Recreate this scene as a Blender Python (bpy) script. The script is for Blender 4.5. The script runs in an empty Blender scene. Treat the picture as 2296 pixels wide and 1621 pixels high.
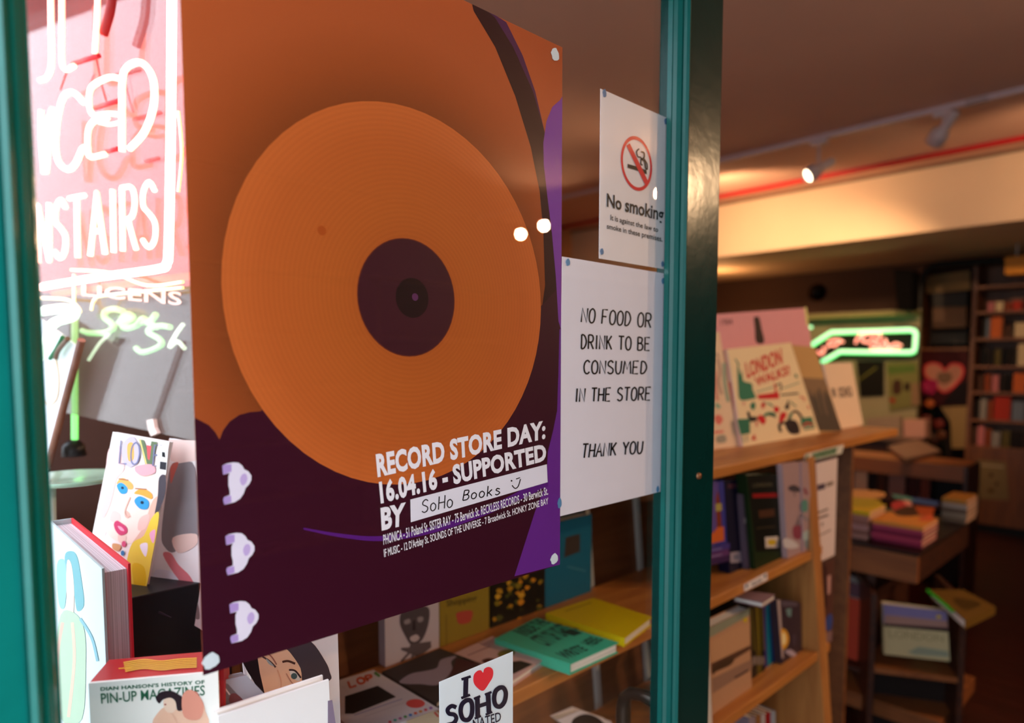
import bpy, bmesh, math, random
from mathutils import Vector, Matrix
random.seed(7)
C = bpy.context.scene.collection
SC = bpy.context.scene
V = Vector

# ------------------------------------------------------------------ camera
H = 1.5
FPX = 1500.0
PITCH = math.radians(4.05)
CX, CY = 1148.0, 914.0
_n = math.hypot(.690, .724)
FW = V((.690 / _n, .724 / _n, 0))
RT = V((FW.y, -FW.x, 0))
FP = FW * math.cos(PITCH) - V((0, 0, 1)) * math.sin(PITCH)
UP = FW * math.sin(PITCH) + V((0, 0, 1)) * math.cos(PITCH)
CAM = V((0, 0, H))
cd = bpy.data.cameras.new('camera')
cam = bpy.data.objects.new('camera', cd); C.objects.link(cam)
M = Matrix((RT, UP, -FP)).transposed().to_4x4(); M.translation = CAM
cam.matrix_world = M
cd.sensor_width = 36; cd.sensor_fit = 'HORIZONTAL'
cd.lens = FPX / 2296 * 36
cd.shift_x = 0; cd.shift_y = (CY - 810.5) / 2296
cd.clip_start = .05
cd.dof.use_dof = True; cd.dof.focus_distance = .70; cd.dof.aperture_fstop = 3.0
SC.camera = cam

# ------------------------------------------------------------------ world, daylight, exposure
SC.view_settings.view_transform = 'Standard'; SC.view_settings.look = 'None'
SC.view_settings.exposure = 0.0; SC.view_settings.gamma = 1
SC.view_settings.use_curve_mapping = False
w = bpy.data.worlds.new('overcast_sky'); SC.world = w; w.use_nodes = True
nt = w.node_tree; bg = nt.nodes['Background']
tc = nt.nodes.new('ShaderNodeTexCoord'); sp = nt.nodes.new('ShaderNodeSeparateXYZ')
mr = nt.nodes.new('ShaderNodeMapRange'); mr.inputs['From Min'].default_value = -.1; mr.inputs['From Max'].default_value = .6
mx = nt.nodes.new('ShaderNodeMix'); mx.data_type = 'RGBA'
mx.inputs[6].default_value = (.42, .47, .5, 1); mx.inputs[7].default_value = (.85, .95, 1.08, 1)
nt.links.new(tc.outputs['Generated'], sp.inputs[0]); nt.links.new(sp.outputs['Z'], mr.inputs[0])
nt.links.new(mr.outputs[0], mx.inputs[0]); nt.links.new(mx.outputs[2], bg.inputs['Color'])
bg.inputs['Strength'].default_value = 5.4

def area_portal(name, loc, sx, sy):
    l = bpy.data.lights.new(name, 'AREA'); l.shape = 'RECTANGLE'; l.size = sx; l.size_y = sy
    l.cycles.is_portal = True
    o = bpy.data.objects.new(name, l); C.objects.link(o); o.location = loc
    o.rotation_euler = (0, math.radians(-90), 0)     # shines towards +X
    return o
area_portal('doorway_daylight', (-.25, .02, 1.2), 2.4, 1.0)
area_portal('display_daylight', (-.25, 1.6, 1.6), 1.9, 1.9)

# ------------------------------------------------------------------ rays
def ray(px, py):
    return FP + RT * ((px - CX) / FPX) + UP * ((CY - py) / FPX)
def hit(px, py, pl):
    p0, n = pl; d = ray(px, py)
    return CAM + d * ((p0 - CAM).dot(n) / d.dot(n))
def fixn(p0, n):
    n = n.normalized()
    return (p0, n if (CAM - p0).dot(n) > 0 else -n)
def PX(x): return fixn(V((x, 0, H)), V((1, 0, 0)))
def PY(y): return fixn(V((0, y, H)), V((0, 1, 0)))
def PZ(z): return fixn(V((0, 0, z)), V((0, 0, 1)))
def at(px, py, zc): return CAM + ray(px, py) * (zc / ray(px, py).dot(FP))
def hdir(xv): return ((xv - CX) / FPX * RT + FW).normalized()
def VPL(px, py, zc, xv):
    d = hdir(xv); return fixn(at(px, py, zc), d.cross(V((0, 0, 1))))
def LEAN(bl, br, z, deg):
    a = hit(*bl, PZ(z)); b = hit(*br, PZ(z)); d = (b - a).normalized()
    out = d.cross(V((0, 0, 1))).normalized()
    if out.dot(CAM - a) > 0: out = -out
    u = V((0, 0, 1)) * math.cos(math.radians(deg)) + out * math.sin(math.radians(deg))
    return fixn(a, d.cross(u))

# ------------------------------------------------------------------ materials
def lin(c):
    if isinstance(c, str):
        c = [int(c[i:i + 2], 16) / 255 for i in (1, 3, 5)]
    return tuple((x / 12.92 if x <= .04045 else ((x + .055) / 1.055) ** 2.4) for x in c) + (1,)
_mc = {}
def mat(col, rough=.55, metal=0, emit=0, noise=.06, scale=30, bump=0, spec=.3):
    k = (col, rough, metal, emit, noise, scale, bump, spec)
    if k in _mc: return _mc[k]
    m = bpy.data.materials.new('paint_' + str(len(_mc))); m.use_nodes = True
    nt = m.node_tree; b = nt.nodes['Principled BSDF']
    c = lin(col)
    b.inputs['Roughness'].default_value = rough; b.inputs['Metallic'].default_value = metal
    b.inputs['Specular IOR Level'].default_value = spec
    if emit:
        b.inputs['Base Color'].default_value = c
        b.inputs['Emission Color'].default_value = c; b.inputs['Emission Strength'].default_value = emit
    else:
        tc = nt.nodes.new('ShaderNodeTexCoord'); nz = nt.nodes.new('ShaderNodeTexNoise')
        nz.inputs['Scale'].default_value = scale; nz.inputs['Detail'].default_value = 3
        mx = nt.nodes.new('ShaderNodeMix'); mx.data_type = 'RGBA'
        mx.inputs[6].default_value = tuple(x * (1 - noise) for x in c[:3]) + (1,)
        mx.inputs[7].default_value = tuple(min(1, x * (1 + noise)) for x in c[:3]) + (1,)
        nt.links.new(tc.outputs['Object'], nz.inputs['Vector'])
        nt.links.new(nz.outputs['Fac'], mx.inputs[0]); nt.links.new(mx.outputs[2], b.inputs['Base Color'])
        if bump:
            bp = nt.nodes.new('ShaderNodeBump'); bp.inputs['Strength'].default_value = bump
            bp.inputs['Distance'].default_value = .004
            nt.links.new(nz.outputs['Fac'], bp.inputs['Height']); nt.links.new(bp.outputs[0], b.inputs['Normal'])
    _mc[k] = m; return m
def wood(c1, c2, rough=.45, axis='X', scale=1.0):
    k = ('wood', c1, c2, rough, axis, scale)
    if k in _mc: return _mc[k]
    m = bpy.data.materials.new('wood_' + str(len(_mc))); m.use_nodes = True
    nt = m.node_tree; b = nt.nodes['Principled BSDF']; b.inputs['Roughness'].default_value = rough
    tc = nt.nodes.new('ShaderNodeTexCoord'); mp = nt.nodes.new('ShaderNodeMapping')
    s = [14 * scale] * 3; s['XYZ'.index(axis)] = 1.2 * scale
    mp.inputs['Scale'].default_value = s
    nz = nt.nodes.new('ShaderNodeTexNoise'); nz.inputs['Scale'].default_value = 2.2; nz.inputs['Detail'].default_value = 6
    nz.inputs['Distortion'].default_value = 1.2
    cr = nt.nodes.new('ShaderNodeValToRGB')
    cr.color_ramp.elements[0].position = .3; cr.color_ramp.elements[0].color = lin(c1)
    cr.color_ramp.elements[1].position = .7; cr.color_ramp.elements[1].color = lin(c2)
    bp = nt.nodes.new('ShaderNodeBump'); bp.inputs['Strength'].default_value = .08
    nt.links.new(tc.outputs['Object'], mp.inputs[0]); nt.links.new(mp.outputs[0], nz.inputs['Vector'])
    nt.links.new(nz.outputs['Fac'], cr.inputs[0]); nt.links.new(cr.outputs[0], b.inputs['Base Color'])
    nt.links.new(nz.outputs['Fac'], bp.inputs['Height']); nt.links.new(bp.outputs[0], b.inputs['Normal'])
    _mc[k] = m; return m
def pages_mat(axis='X', col='#efe9df', scale=900):
    """paper block seen from its cut edges: fine parallel lines"""
    k = ('pages', axis, col, scale)
    if k in _mc: return _mc[k]
    m = bpy.data.materials.new('pages_' + str(len(_mc))); m.use_nodes = True
    nt = m.node_tree; b = nt.nodes['Principled BSDF']; b.inputs['Roughness'].default_value = .8
    tc = nt.nodes.new('ShaderNodeTexCoord'); mp = nt.nodes.new('ShaderNodeMapping')
    s = [3.0] * 3; s['XYZ'.index(axis)] = scale
    mp.inputs['Scale'].default_value = s
    nz = nt.nodes.new('ShaderNodeTexNoise'); nz.inputs['Scale'].default_value = 1.0; nz.inputs['Detail'].default_value = 2
    mx = nt.nodes.new('ShaderNodeMix'); mx.data_type = 'RGBA'
    c = lin(col)
    mx.inputs[6].default_value = tuple(x * .62 for x in c[:3]) + (1,); mx.inputs[7].default_value = c
    cr = nt.nodes.new('ShaderNodeMapRange'); cr.inputs['From Min'].default_value = .3; cr.inputs['From Max'].default_value = .6
    nt.links.new(tc.outputs['Object'], mp.inputs[0]); nt.links.new(mp.outputs[0], nz.inputs['Vector'])
    nt.links.new(nz.outputs['Fac'], cr.inputs[0]); nt.links.new(cr.outputs[0], mx.inputs[0])
    nt.links.new(mx.outputs[2], b.inputs['Base Color'])
    _mc[k] = m; return m
def glass_mat(name, tint=(1, 1, 1), f0=.045, haze=0, hazecol=(.8, .8, .8)):
    """clear sheet: see through, mirror-like by Schlick's law, optional milky scatter"""
    m = bpy.data.materials.new(name); m.use_nodes = True; nt = m.node_tree; nt.nodes.clear()
    out = nt.nodes.new('ShaderNodeOutputMaterial'); tr = nt.nodes.new('ShaderNodeBsdfTransparent')
    tr.inputs[0].default_value = tint + (1,)
    gl = nt.nodes.new('ShaderNodeBsdfGlossy'); gl.inputs['Roughness'].default_value = .0
    g = nt.nodes.new('ShaderNodeNewGeometry'); dp = nt.nodes.new('ShaderNodeVectorMath'); dp.operation = 'DOT_PRODUCT'
    nt.links.new(g.outputs['Incoming'], dp.inputs[0]); nt.links.new(g.outputs['Normal'], dp.inputs[1])
    def ma(op, a, b=None):
        n = nt.nodes.new('ShaderNodeMath'); n.operation = op
        for i, x in enumerate((a, b)):
            if x is None: continue
            if isinstance(x, (int, float)): n.inputs[i].default_value = x
            else: nt.links.new(x, n.inputs[i])
        return n.outputs[0]
    ab = ma('ABSOLUTE', dp.outputs['Value']); om = ma('SUBTRACT', 1.0, ab); pw = ma('POWER', om, 5.0)
    fr = ma('ADD', ma('MULTIPLY', pw, 1 - f0), f0)
    ms = nt.nodes.new('ShaderNodeMixShader'); nt.links.new(fr, ms.inputs[0])
    base = tr.outputs[0]
    if haze:
        df = nt.nodes.new('ShaderNodeBsdfTranslucent'); df.inputs[0].default_value = hazecol + (1,)
        d2 = nt.nodes.new('ShaderNodeBsdfDiffuse'); d2.inputs[0].default_value = hazecol + (1,)
        mm = nt.nodes.new('ShaderNodeMixShader'); mm.inputs[0].default_value = .6
        nt.links.new(df.outputs[0], mm.inputs[1]); nt.links.new(d2.outputs[0], mm.inputs[2])
        m2 = nt.nodes.new('ShaderNodeMixShader'); m2.inputs[0].default_value = haze
        nt.links.new(tr.outputs[0], m2.inputs[1]); nt.links.new(mm.outputs[0], m2.inputs[2]); base = m2.outputs[0]
    nt.links.new(base, ms.inputs[1]); nt.links.new(gl.outputs[0], ms.inputs[2])
    nt.links.new(ms.outputs[0], out.inputs[0])
    return m

# ------------------------------------------------------------------ mesh builder
class MB:
    def __init__(s): s.v = []; s.f = []; s.m = []; s.mats = []; s.smooth = []
    def mi(s, m):
        if m not in s.mats: s.mats.append(m)
        return s.mats.index(m)
    def face(s, pts, m, smooth=False):
        i = len(s.v); s.v += [V(p) for p in pts]; s.f.append(list(range(i, i + len(pts)))); s.m.append(s.mi(m)); s.smooth.append(smooth)
    def prism(s, pts, vec, m):
        n = len(pts); i = len(s.v); vec = V(vec)
        s.v += [V(p) for p in pts] + [V(p) + vec for p in pts]
        fs = [list(range(i, i + n)), list(range(i + 2 * n - 1, i + n - 1, -1))]
        fs += [[i + k, i + n + k, i + n + (k + 1) % n, i + (k + 1) % n] for k in range(n)]
        s.f += fs; s.m += [s.mi(m)] * len(fs); s.smooth += [False] * len(fs)
    def box(s, a, b, m):
        s.prism([(a[0], a[1], a[2]), (b[0], a[1], a[2]), (b[0], b[1], a[2]), (a[0], b[1], a[2])], (0, 0, b[2] - a[2]), m)
    def tube(s, pts, r, m, seg=8, closed=False, caps=True):
        pts = [V(p) for p in pts]; n = len(pts); rr = r if isinstance(r, (list, tuple)) else [r] * n
        base = len(s.v); prev = None
        for k, p in enumerate(pts):
            if closed: t = pts[(k + 1) % n] - pts[k - 1]
            else: t = pts[min(k + 1, n - 1)] - pts[max(k - 1, 0)]
            if t.length < 1e-9: t = V((0, 0, 1))
            t.normalize()
            if prev is None:
                a = V((0, 0, 1)) if abs(t.z) < .9 else V((1, 0, 0))
                u = t.cross(a).normalized()
            else:
                u = prev - t * prev.dot(t)
                u = u.normalized() if u.length > 1e-6 else t.orthogonal().normalized()
            prev = u; w_ = t.cross(u)
            for j in range(seg):
                an = 2 * math.pi * j / seg
                s.v.append(p + (u * math.cos(an) + w_ * math.sin(an)) * rr[k])
        mi = s.mi(m)
        for k in range(n if closed else n - 1):
            for j in range(seg):
                a = base + k * seg; b = base + ((k + 1) % n) * seg; j2 = (j + 1) % seg
                s.f.append([a + j, a + j2, b + j2, b + j]); s.m.append(mi); s.smooth.append(True)
        if not closed and caps:
            s.f.append([base + j for j in range(seg)][::-1]); s.m.append(mi); s.smooth.append(False)
            s.f.append([base + (n - 1) * seg + j for j in range(seg)]); s.m.append(mi); s.smooth.append(False)
    def lathe(s, c, axis, prof, m, seg=24):
        axis = V(axis).normalized(); u = axis.orthogonal().normalized(); w_ = axis.cross(u); base = len(s.v); n = len(prof)
        for r, h in prof:
            for j in range(seg):
                an = 2 * math.pi * j / seg
                s.v.append(V(c) + axis * h + (u * math.cos(an) + w_ * math.sin(an)) * r)
        mi = s.mi(m)
        for k in range(n - 1):
            for j in range(seg):
                a = base + k * seg; b = a + seg; j2 = (j + 1) % seg
                s.f.append([a + j, a + j2, b + j2, b + j]); s.m.append(mi); s.smooth.append(True)
    def build(s, name, parent=None, loc=None, bevel=0, shade=None):
        me = bpy.data.meshes.new(name); o = bpy.data.objects.new(name, me); C.objects.link(o)
        if parent is not None: org = wloc(parent); o.parent = parent
        else: org = V((0, 0, 0))
        if loc is not None: o.location = V(loc) - org; org = V(loc)
        o['_w'] = list(org)
        me.from_pydata([v - org for v in s.v], [], s.f)
        for m in s.mats: me.materials.append(m)
        me.polygons.foreach_set('material_index', s.m)
        me.polygons.foreach_set('use_smooth', s.smooth)
        me.update()
        if bevel:
            b = o.modifiers.new('edge', 'BEVEL'); b.width = bevel; b.segments = 2; b.limit_method = 'ANGLE'
        return o
def wloc(o): return V(o['_w']) if '_w' in o else V(o.location)
def empty(name, loc, label=None, cat=None, group=None, kind=None):
    o = bpy.data.objects.new(name, None); C.objects.link(o); o.location = loc; o['_w'] = list(V(loc)); o.empty_display_size = .05
    tag(o, label, cat, group, kind); return o
def tag(o, label=None, cat=None, group=None, kind=None):
    if label: o['label'] = label
    if cat: o['category'] = cat
    if group: o['group'] = group
    if kind: o['kind'] = kind
    return o

# ------------------------------------------------------------------ flat print, laid out on a sheet by points of that sheet
def smoothpts(p, n=6, closed=False):
    out = []; N = len(p)
    for i in range(N if closed else N - 1):
        if closed: a, b, c, d = p[i - 1], p[i], p[(i + 1) % N], p[(i + 2) % N]
        else: a, b, c, d = p[max(i - 1, 0)], p[i], p[i + 1], p[min(i + 2, N - 1)]
        for k in range(n):
            t = k / n
            out.append(tuple(.5 * (2 * b[j] + (c[j] - a[j]) * t + (2 * a[j] - 5 * b[j] + 4 * c[j] - d[j]) * t * t + (3 * b[j] - a[j] - 3 * c[j] + d[j]) * t ** 3) for j in (0, 1)))
    if not closed: out.append(tuple(p[-1]))
    return out
# single-stroke letters on a unit cell, y up
G = {
 'A': [[(0, 0), (.5, 1), (1, 0)], [(.2, .38), (.8, .38)]],
 'B': [[(.05, 0), (.05, 1)], [(.05, 1), (.7, .95), (.8, .75), (.6, .56), (.05, .52)], [(.05, .52), (.7, .5), (.95, .27), (.7, .03), (.05, 0)]],
 'C': [[(.95, .85), (.6, 1), (.2, .85), (.03, .5), (.2, .12), (.6, 0), (.95, .15)]],
 'D': [[(.08, 0), (.08, 1)], [(.08, 1), (.6, .92), (.95, .5), (.6, .08), (.08, 0)]],
 'E': [[(.9, 1), (.05, 1), (.05, 0), (.9, 0)], [(.05, .52), (.75, .52)]],
 'F': [[(.9, 1), (.05, 1), (.05, 0)], [(.05, .52), (.75, .52)]],
 'H': [[(.05, 0), (.05, 1)], [(.95, 0), (.95, 1)], [(.05, .5), (.95, .5)]],
 'I': [[(.5, 0), (.5, 1)]],
 'K': [[(.05, 0), (.05, 1)], [(.9, 1), (.05, .42)], [(.3, .58), (.95, 0)]],
 'L': [[(.05, 1), (.05, 0), (.9, 0)]],
 'M': [[(0, 0), (.15, 1), (.5, .35), (.85, 1), (1, 0)]],
 'N': [[(.05, 0), (.05, 1), (.95, 0), (.95, 1)]],
 'O': [[(.5, 1), (.15, .85), (.02, .5), (.15, .13), (.5, 0), (.85, .13), (.98, .5), (.85, .85), (.5, 1)]],
 'P': [[(.05, 0), (.05, 1)], [(.05, 1), (.7, .97), (.92, .75), (.7, .5), (.05, .45)]],
 'R': [[(.05, 0), (.05, 1)], [(.05, 1), (.7, .97), (.9, .75), (.7, .52), (.05, .48)], [(.4, .5), (.95, 0)]],
 'S': [[(.9, .85), (.55, 1), (.15, .88), (.12, .65), (.5, .52), (.9, .35), (.85, .1), (.45, 0), (.05, .13)]],
 'T': [[(0, 1), (1, 1)], [(.5, 1), (.5, 0)]],
 'U': [[(.05, 1), (.08, .3), (.3, .02), (.65, .02), (.9, .3), (.95, 1)]],
 'W': [[(0, 1), (.25, 0), (.5, .7), (.75, 0), (1, 1)]],
 'Y': [[(0, 1), (.5, .5)], [(1, 1), (.5, .5), (.5, 0)]],
 ' ': [], 's': [[(.8, .5), (.4, .6), (.2, .45), (.6, .3), (.8, .15), (.4, 0), (.1, .1)]], 'o': [[(.5, .6), (.15, .5), (.1, .2), (.4, 0), (.8, .1), (.85, .4), (.5, .6)]],
 'k': [[(.1, 0), (.1, 1)], [(.8, .6), (.1, .25)], [(.3, .35), (.85, 0)]],
}
CURVY = set('BCDOPRSUos')
def bil(q, x, y):
    tl, tr, br, bl = q
    return tuple((tl[j] * (1 - x) + tr[j] * x) * y + (bl[j] * (1 - x) + br[j] * x) * (1 - y) for j in (0, 1))
def stroketext(s, quad, gap=.28, slant=0, italic=0):
    W = 0; cells = []
    for ch in s:
        wd = .45 if ch == 'I' else (.6 if ch == ' ' else (1.25 if ch in 'MW' else 1.0))
        cells.append((ch, W, wd)); W += wd + gap
    W -= gap; out = []
    for ch, x0, wd in cells:
        for st in G.get(ch, []):
            pts = [(p[0], p[1]) for p in st]
            if ch in CURVY and len(pts) > 3: pts = smoothpts(pts, 4)
            out.append([bil(quad, (x0 + (p[0] if ch != 'I' else p[0] - .0) * wd + italic * (p[1] - .5)) / W, p[1]) for p in pts])
    return out
def ribbon(pts, wpx):
    L = []; R_ = []
    n = len(pts); closed = n > 2 and math.dist(pts[0], pts[-1]) < 1e-6
    for i, p in enumerate(pts):
        if closed and i in (0, n - 1): a = pts[n - 2]; b = pts[1]
        else: a = pts[max(i - 1, 0)]; b = pts[min(i + 1, n - 1)]
        dx, dy = b[0] - a[0], b[1] - a[1]; l = math.hypot(dx, dy) or 1
        nx, ny = -dy / l * wpx / 2, dx / l * wpx / 2
        L.append((p[0] + nx, p[1] + ny)); R_.append((p[0] - nx, p[1] - ny))
    return [[L[i], L[i + 1], R_[i + 1], R_[i]] for i in range(n - 1)]
_tx = {}
def textmesh(s, bold=0, space=1.0):
    k = (s, bold, space)
    if k in _tx: return _tx[k]
    cu = bpy.data.curves.new('t', 'FONT'); cu.body = s; cu.offset = bold; cu.resolution_u = 3; cu.space_character = space
    o = bpy.data.objects.new('t', cu); C.objects.link(o)
    dg = bpy.context.evaluated_depsgraph_get(); me = bpy.data.meshes.new_from_object(o.evaluated_get(dg))
    vs = [(v.co.x, v.co.y) for v in me.vertices]; fs = [list(p.vertices) for p in me.polygons]
    x0 = min(v[0] for v in vs); x1 = max(v[0] for v in vs); y0 = min(v[1] for v in vs); y1 = max(v[1] for v in vs)
    vs = [((v[0] - x0) / (x1 - x0), (v[1] - y0) / (y1 - y0)) for v in vs]
    bpy.data.objects.remove(o); bpy.data.meshes.remove(me); bpy.data.curves.remove(cu)
    _tx[k] = (vs, fs); return _tx[k]
def ell(cx, cy, rx, ry, rot=0, n=24, a0=0, a1=360):
    r = math.radians(rot); out = []
    full = (a1 - a0) >= 360
    for i in range(n if full else n + 1):
        a = math.radians(a0 + (a1 - a0) * i / n)
        x, y = rx * math.cos(a), ry * math.sin(a)
        out.append((cx + x * math.cos(r) - y * math.sin(r), cy + x * math.sin(r) + y * math.cos(r)))
    return out
def pmat(c): return c if not isinstance(c, str) else mat(c, rough=.5, noise=.03, spec=.12)
def draw(name, parent, pl, items, off=.0003, step=.00004, shift=0):
    """items: ('p',pts,col) polygon, ('c',pts,col) smooth closed, ('s',pts,w,col) stroke, ('S',..) smooth stroke,
    ('e',cx,cy,rx,ry,rot,col), ('t',text,quad,col,bold), ('k',text,quad,w,col[,italic])"""
    mb = MB(); p0, n = pl
    def H_(q, o): return hit(q[0], q[1], (p0 + n * o, n))
    for i, it in enumerate(items):
        o = off + step * i; k = it[0]
        if k == 'p': mb.face([H_(q, o) for q in it[1]], pmat(it[2]))
        elif k == 'c': mb.face([H_(q, o) for q in smoothpts(it[1], 4, True)], pmat(it[2]))
        elif k == 'e': mb.face([H_(q, o) for q in ell(*it[1:6])], pmat(it[6]))
        elif k in 'sS':
            pts = smoothpts(it[1], 5) if k == 'S' else it[1]
            for f in ribbon(pts, it[2]): mb.face([H_(q, o) for q in f], pmat(it[3]))
        elif k == 't':
            vs, fs = textmesh(it[1], it[4] if len(it) > 4 else 0, it[5] if len(it) > 5 else 1.0); b = len(mb.v)
            mb.v += [H_(bil(it[2], x, y), o) for x, y in vs]
            for f in fs: mb.f.append([b + j for j in f]); mb.m.append(mb.mi(pmat(it[3]))); mb.smooth.append(False)
        elif k == 'k':
            for st in stroketext(it[1], it[2], italic=it[5] if len(it) > 5 else 0):
                for f in ribbon(st, it[3]): mb.face([H_(q, o) for q in f], pmat(it[4]))
    o = mb.build(name, parent)
    return o

# ------------------------------------------------------------------ books
REST = [None]      # height of the board that upright books stand on
def rest(P, n):
    if REST[0] is not None and abs(n.z) < .3:
        P[2].z = P[3].z = REST[0]
def axis_of(n):
    a = [abs(x) for x in n]; return 'XYZ'[a.index(max(a))]
def book(label, quad, pl, thick, cover, art=(), spine='l', name='book', cat='book', group=None, inset=.003, ct=.0022, page='#efe9df', spinecol=None, art_name='cover_print', back=None):
    """quad: TL TR BR BL of the front cover on plane pl; the book goes back by thick"""
    P = [hit(*q, pl) for q in quad] if not isinstance(quad[0], Vector) else list(quad)
    n = pl[1]; rest(P, n); root = empty(name, min(P, key=lambda p: p.z) if pl[1].z < .9 else P[3] - n * thick, label, cat, group)
    cm = pmat(cover); sm = pmat(spinecol) if spinecol else cm; bm_ = pmat(back) if back else cm
    mb = MB(); mb.prism(P, -n * ct, cm); mb.prism([p - n * (thick - ct) for p in P], -n * ct, bm_)
    e = {'l': (3, 0), 'r': (1, 2), 't': (0, 1), 'b': (2, 3)}
    cen = sum(P, V()) / 4
    if spine:
        a, b = e[spine]; A, B = P[a], P[b]; mid = (A + B) / 2
        inw = (cen - mid); d = (B - A).normalized(); inw = (inw - d * inw.dot(d)).normalized()
        mb.prism([A - n * ct, B - n * ct, B - n * ct + inw * ct, A - n * ct + inw * ct], -n * (thick - 2 * ct), sm)
    mb.build('cover', root)
    Q = []
    for i in range(4):
        v = V()
        for s_, (a, b) in e.items():
            if i in (a, b):
                A, B = P[a], P[b]; mid = (A + B) / 2; inw = cen - mid; d = (B - A).normalized()
                inw = (inw - d * inw.dot(d)).normalized()
                v += inw * (ct if s_ == spine else inset)
        Q.append(P[i] + v - n * ct)
    mb = MB(); mb.prism(Q, -n * (thick - 2 * ct), pages_mat(axis_of(n), page)); mb.build('pages', root)
    if art: draw(art_name, root, pl, art)
    return root
def spinebook(label, quad, pl, depth, col, art=(), name='book', cat='book', group=None, page='#e8e0d2'):
    """quad: TL TR BR BL of the spine, the book goes back by depth"""
    P = [hit(*q, pl) for q in quad] if not isinstance(quad[0], Vector) else list(quad)
    n = pl[1]; rest(P, n); root = empty(name, P[3] - n * depth * .5, label, cat, group); cm = pmat(col); mb = MB(); ct = .0018
    u = (P[1] - P[0]).normalized(); wd = (P[1] - P[0]).length; ct = min(ct, wd * .2)
    mb.prism(P, -n * ct, cm)
    mb.prism([P[0] - n * ct, P[0] - n * ct + u * ct, P[3] - n * ct + u * ct, P[3] - n * ct], -n * (depth - ct), cm)
    mb.prism([P[1] - n * ct - u * ct, P[1] - n * ct, P[2] - n * ct, P[2] - n * ct - u * ct], -n * (depth - ct), cm)
    mb.build('cover', root)
    dz = (P[3] - P[0]).normalized() * .003
    mb = MB(); mb.prism([P[0] + u * ct + dz - n * ct, P[1] - u * ct + dz - n * ct, P[2] - u * ct - dz - n * ct, P[3] + u * ct - dz - n * ct], -n * (depth - ct - .004), pages_mat(axis_of(u), page))
    mb.build('pages', root)
    if art: draw('spine_print', root, pl, art)
    return root
def sheet(label, quad, pl, th, col, art=(), name='sign', cat='sign', art_name='lettering', step=.00004, group=None):
    P = [hit(*q, pl) for q in quad] if not isinstance(quad[0], Vector) else list(quad)
    root = empty(name, P[3], label, cat, group)
    mb = MB(); mb.prism(P, -pl[1] * th, pmat(col)); mb.build('sheet', root)
    if art: draw(art_name, root, pl, art, step=step)
    return root

#=====PART2=====
# ------------------------------------------------------------------ the room shell
def struct(name, mb, parent=None, bevel=0):
    o = mb.build(name, parent, bevel=bevel)
    if parent is None: o['kind'] = 'structure'
    return o
CEIL = 2.9
X1, Y0, Y1 = 7.3, -4.0, 4.9
plaster = mat('#d9c2a8', .8, noise=.05, scale=3, bump=.15)
darkwall = mat('#4c362a', .85, noise=.08, scale=3)
m = MB(); m.box((-.2, Y0, -.1), (X1, Y1, -.02), mat('#1c0b08', .6)); fl = struct('floor', m)
fw = wood('#2b0f09', '#4a1b10', .35, 'Y')
pm = None
for i in range(57):
    m = MB(); x = 1.6 + i * .1
    m.box((x + .001, -1.4, -.02), (x + .099, Y1, 0), fw)
    o = m.build('plank', fl)
m = MB(); m.box((-.2, Y0, -.02), (1.6, Y1, 0), fw); m.box((1.6, Y0, -.02), (X1, -1.4, 0), fw); m.build('floor_boards', fl)['kind'] = 'stuff'
m = MB(); m.box((-.2, Y0, CEIL), (X1, Y1, CEIL + .1), mat('#e6b8a2', .85, noise=.06, scale=2, bump=.1)); struct('ceiling', m)
m = MB(); m.box((X1, Y0, -.1), (X1 + .1, Y1, CEIL), darkwall); struct('wall_back', m)
m = MB(); m.box((-.2, Y1, -.1), (X1, Y1 + .1, CEIL), mat('#c98a5a', .8, noise=.08, scale=3)); struct('wall_left', m)
m = MB(); m.box((-.2, Y0 - .1, -.1), (X1, Y0, CEIL), mat('#6b5144', .85)); struct('wall_right', m)
# street front with doorway and two shop windows
fm = mat('#0e4a47', .35, noise=.08)
m = MB()
for a, b, z0, z1 in ((Y0, -.5, 0, CEIL), (-.5, .545, 2.4, CEIL), (.545, .57, 0, CEIL), (.57, 2.6, 0, .6), (.57, 2.6, 2.5, CEIL), (2.6, Y1, 0, CEIL)):
    m.box((-.2, a, z0), (-.06, b, z1), fm)
struct('wall_front', m)
clear = glass_mat('window_glass')
for k, (a, b) in enumerate(((.57, 2.6),)):
    m = MB(); z0, z1 = (.6, 2.5) if k == 0 else (.55, 2.5)
    for p, q in (((-.16, a, z0), (-.1, a + .03, z1)), ((-.16, b - .05, z0), (-.1, b, z1)), ((-.16, a + .05, z0), (-.1, b - .05, z0 + .05)), ((-.16, a + .05, z1 - .05), (-.1, b - .05, z1))):
        m.box(p, q, fm)
    o = struct('window_%d' % (k + 1), m)
    g = MB(); g.box((-.133, a + .05, z0 + .05), (-.129, b - .05, z1 - .05), clear); g.build('pane', o)
m = MB(); m.box((-4, Y0, -.2), (-.2, Y1, -.1), mat('#b8b0a8', .9, scale=8)); tag(m.build('pavement'), kind='structure')
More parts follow.
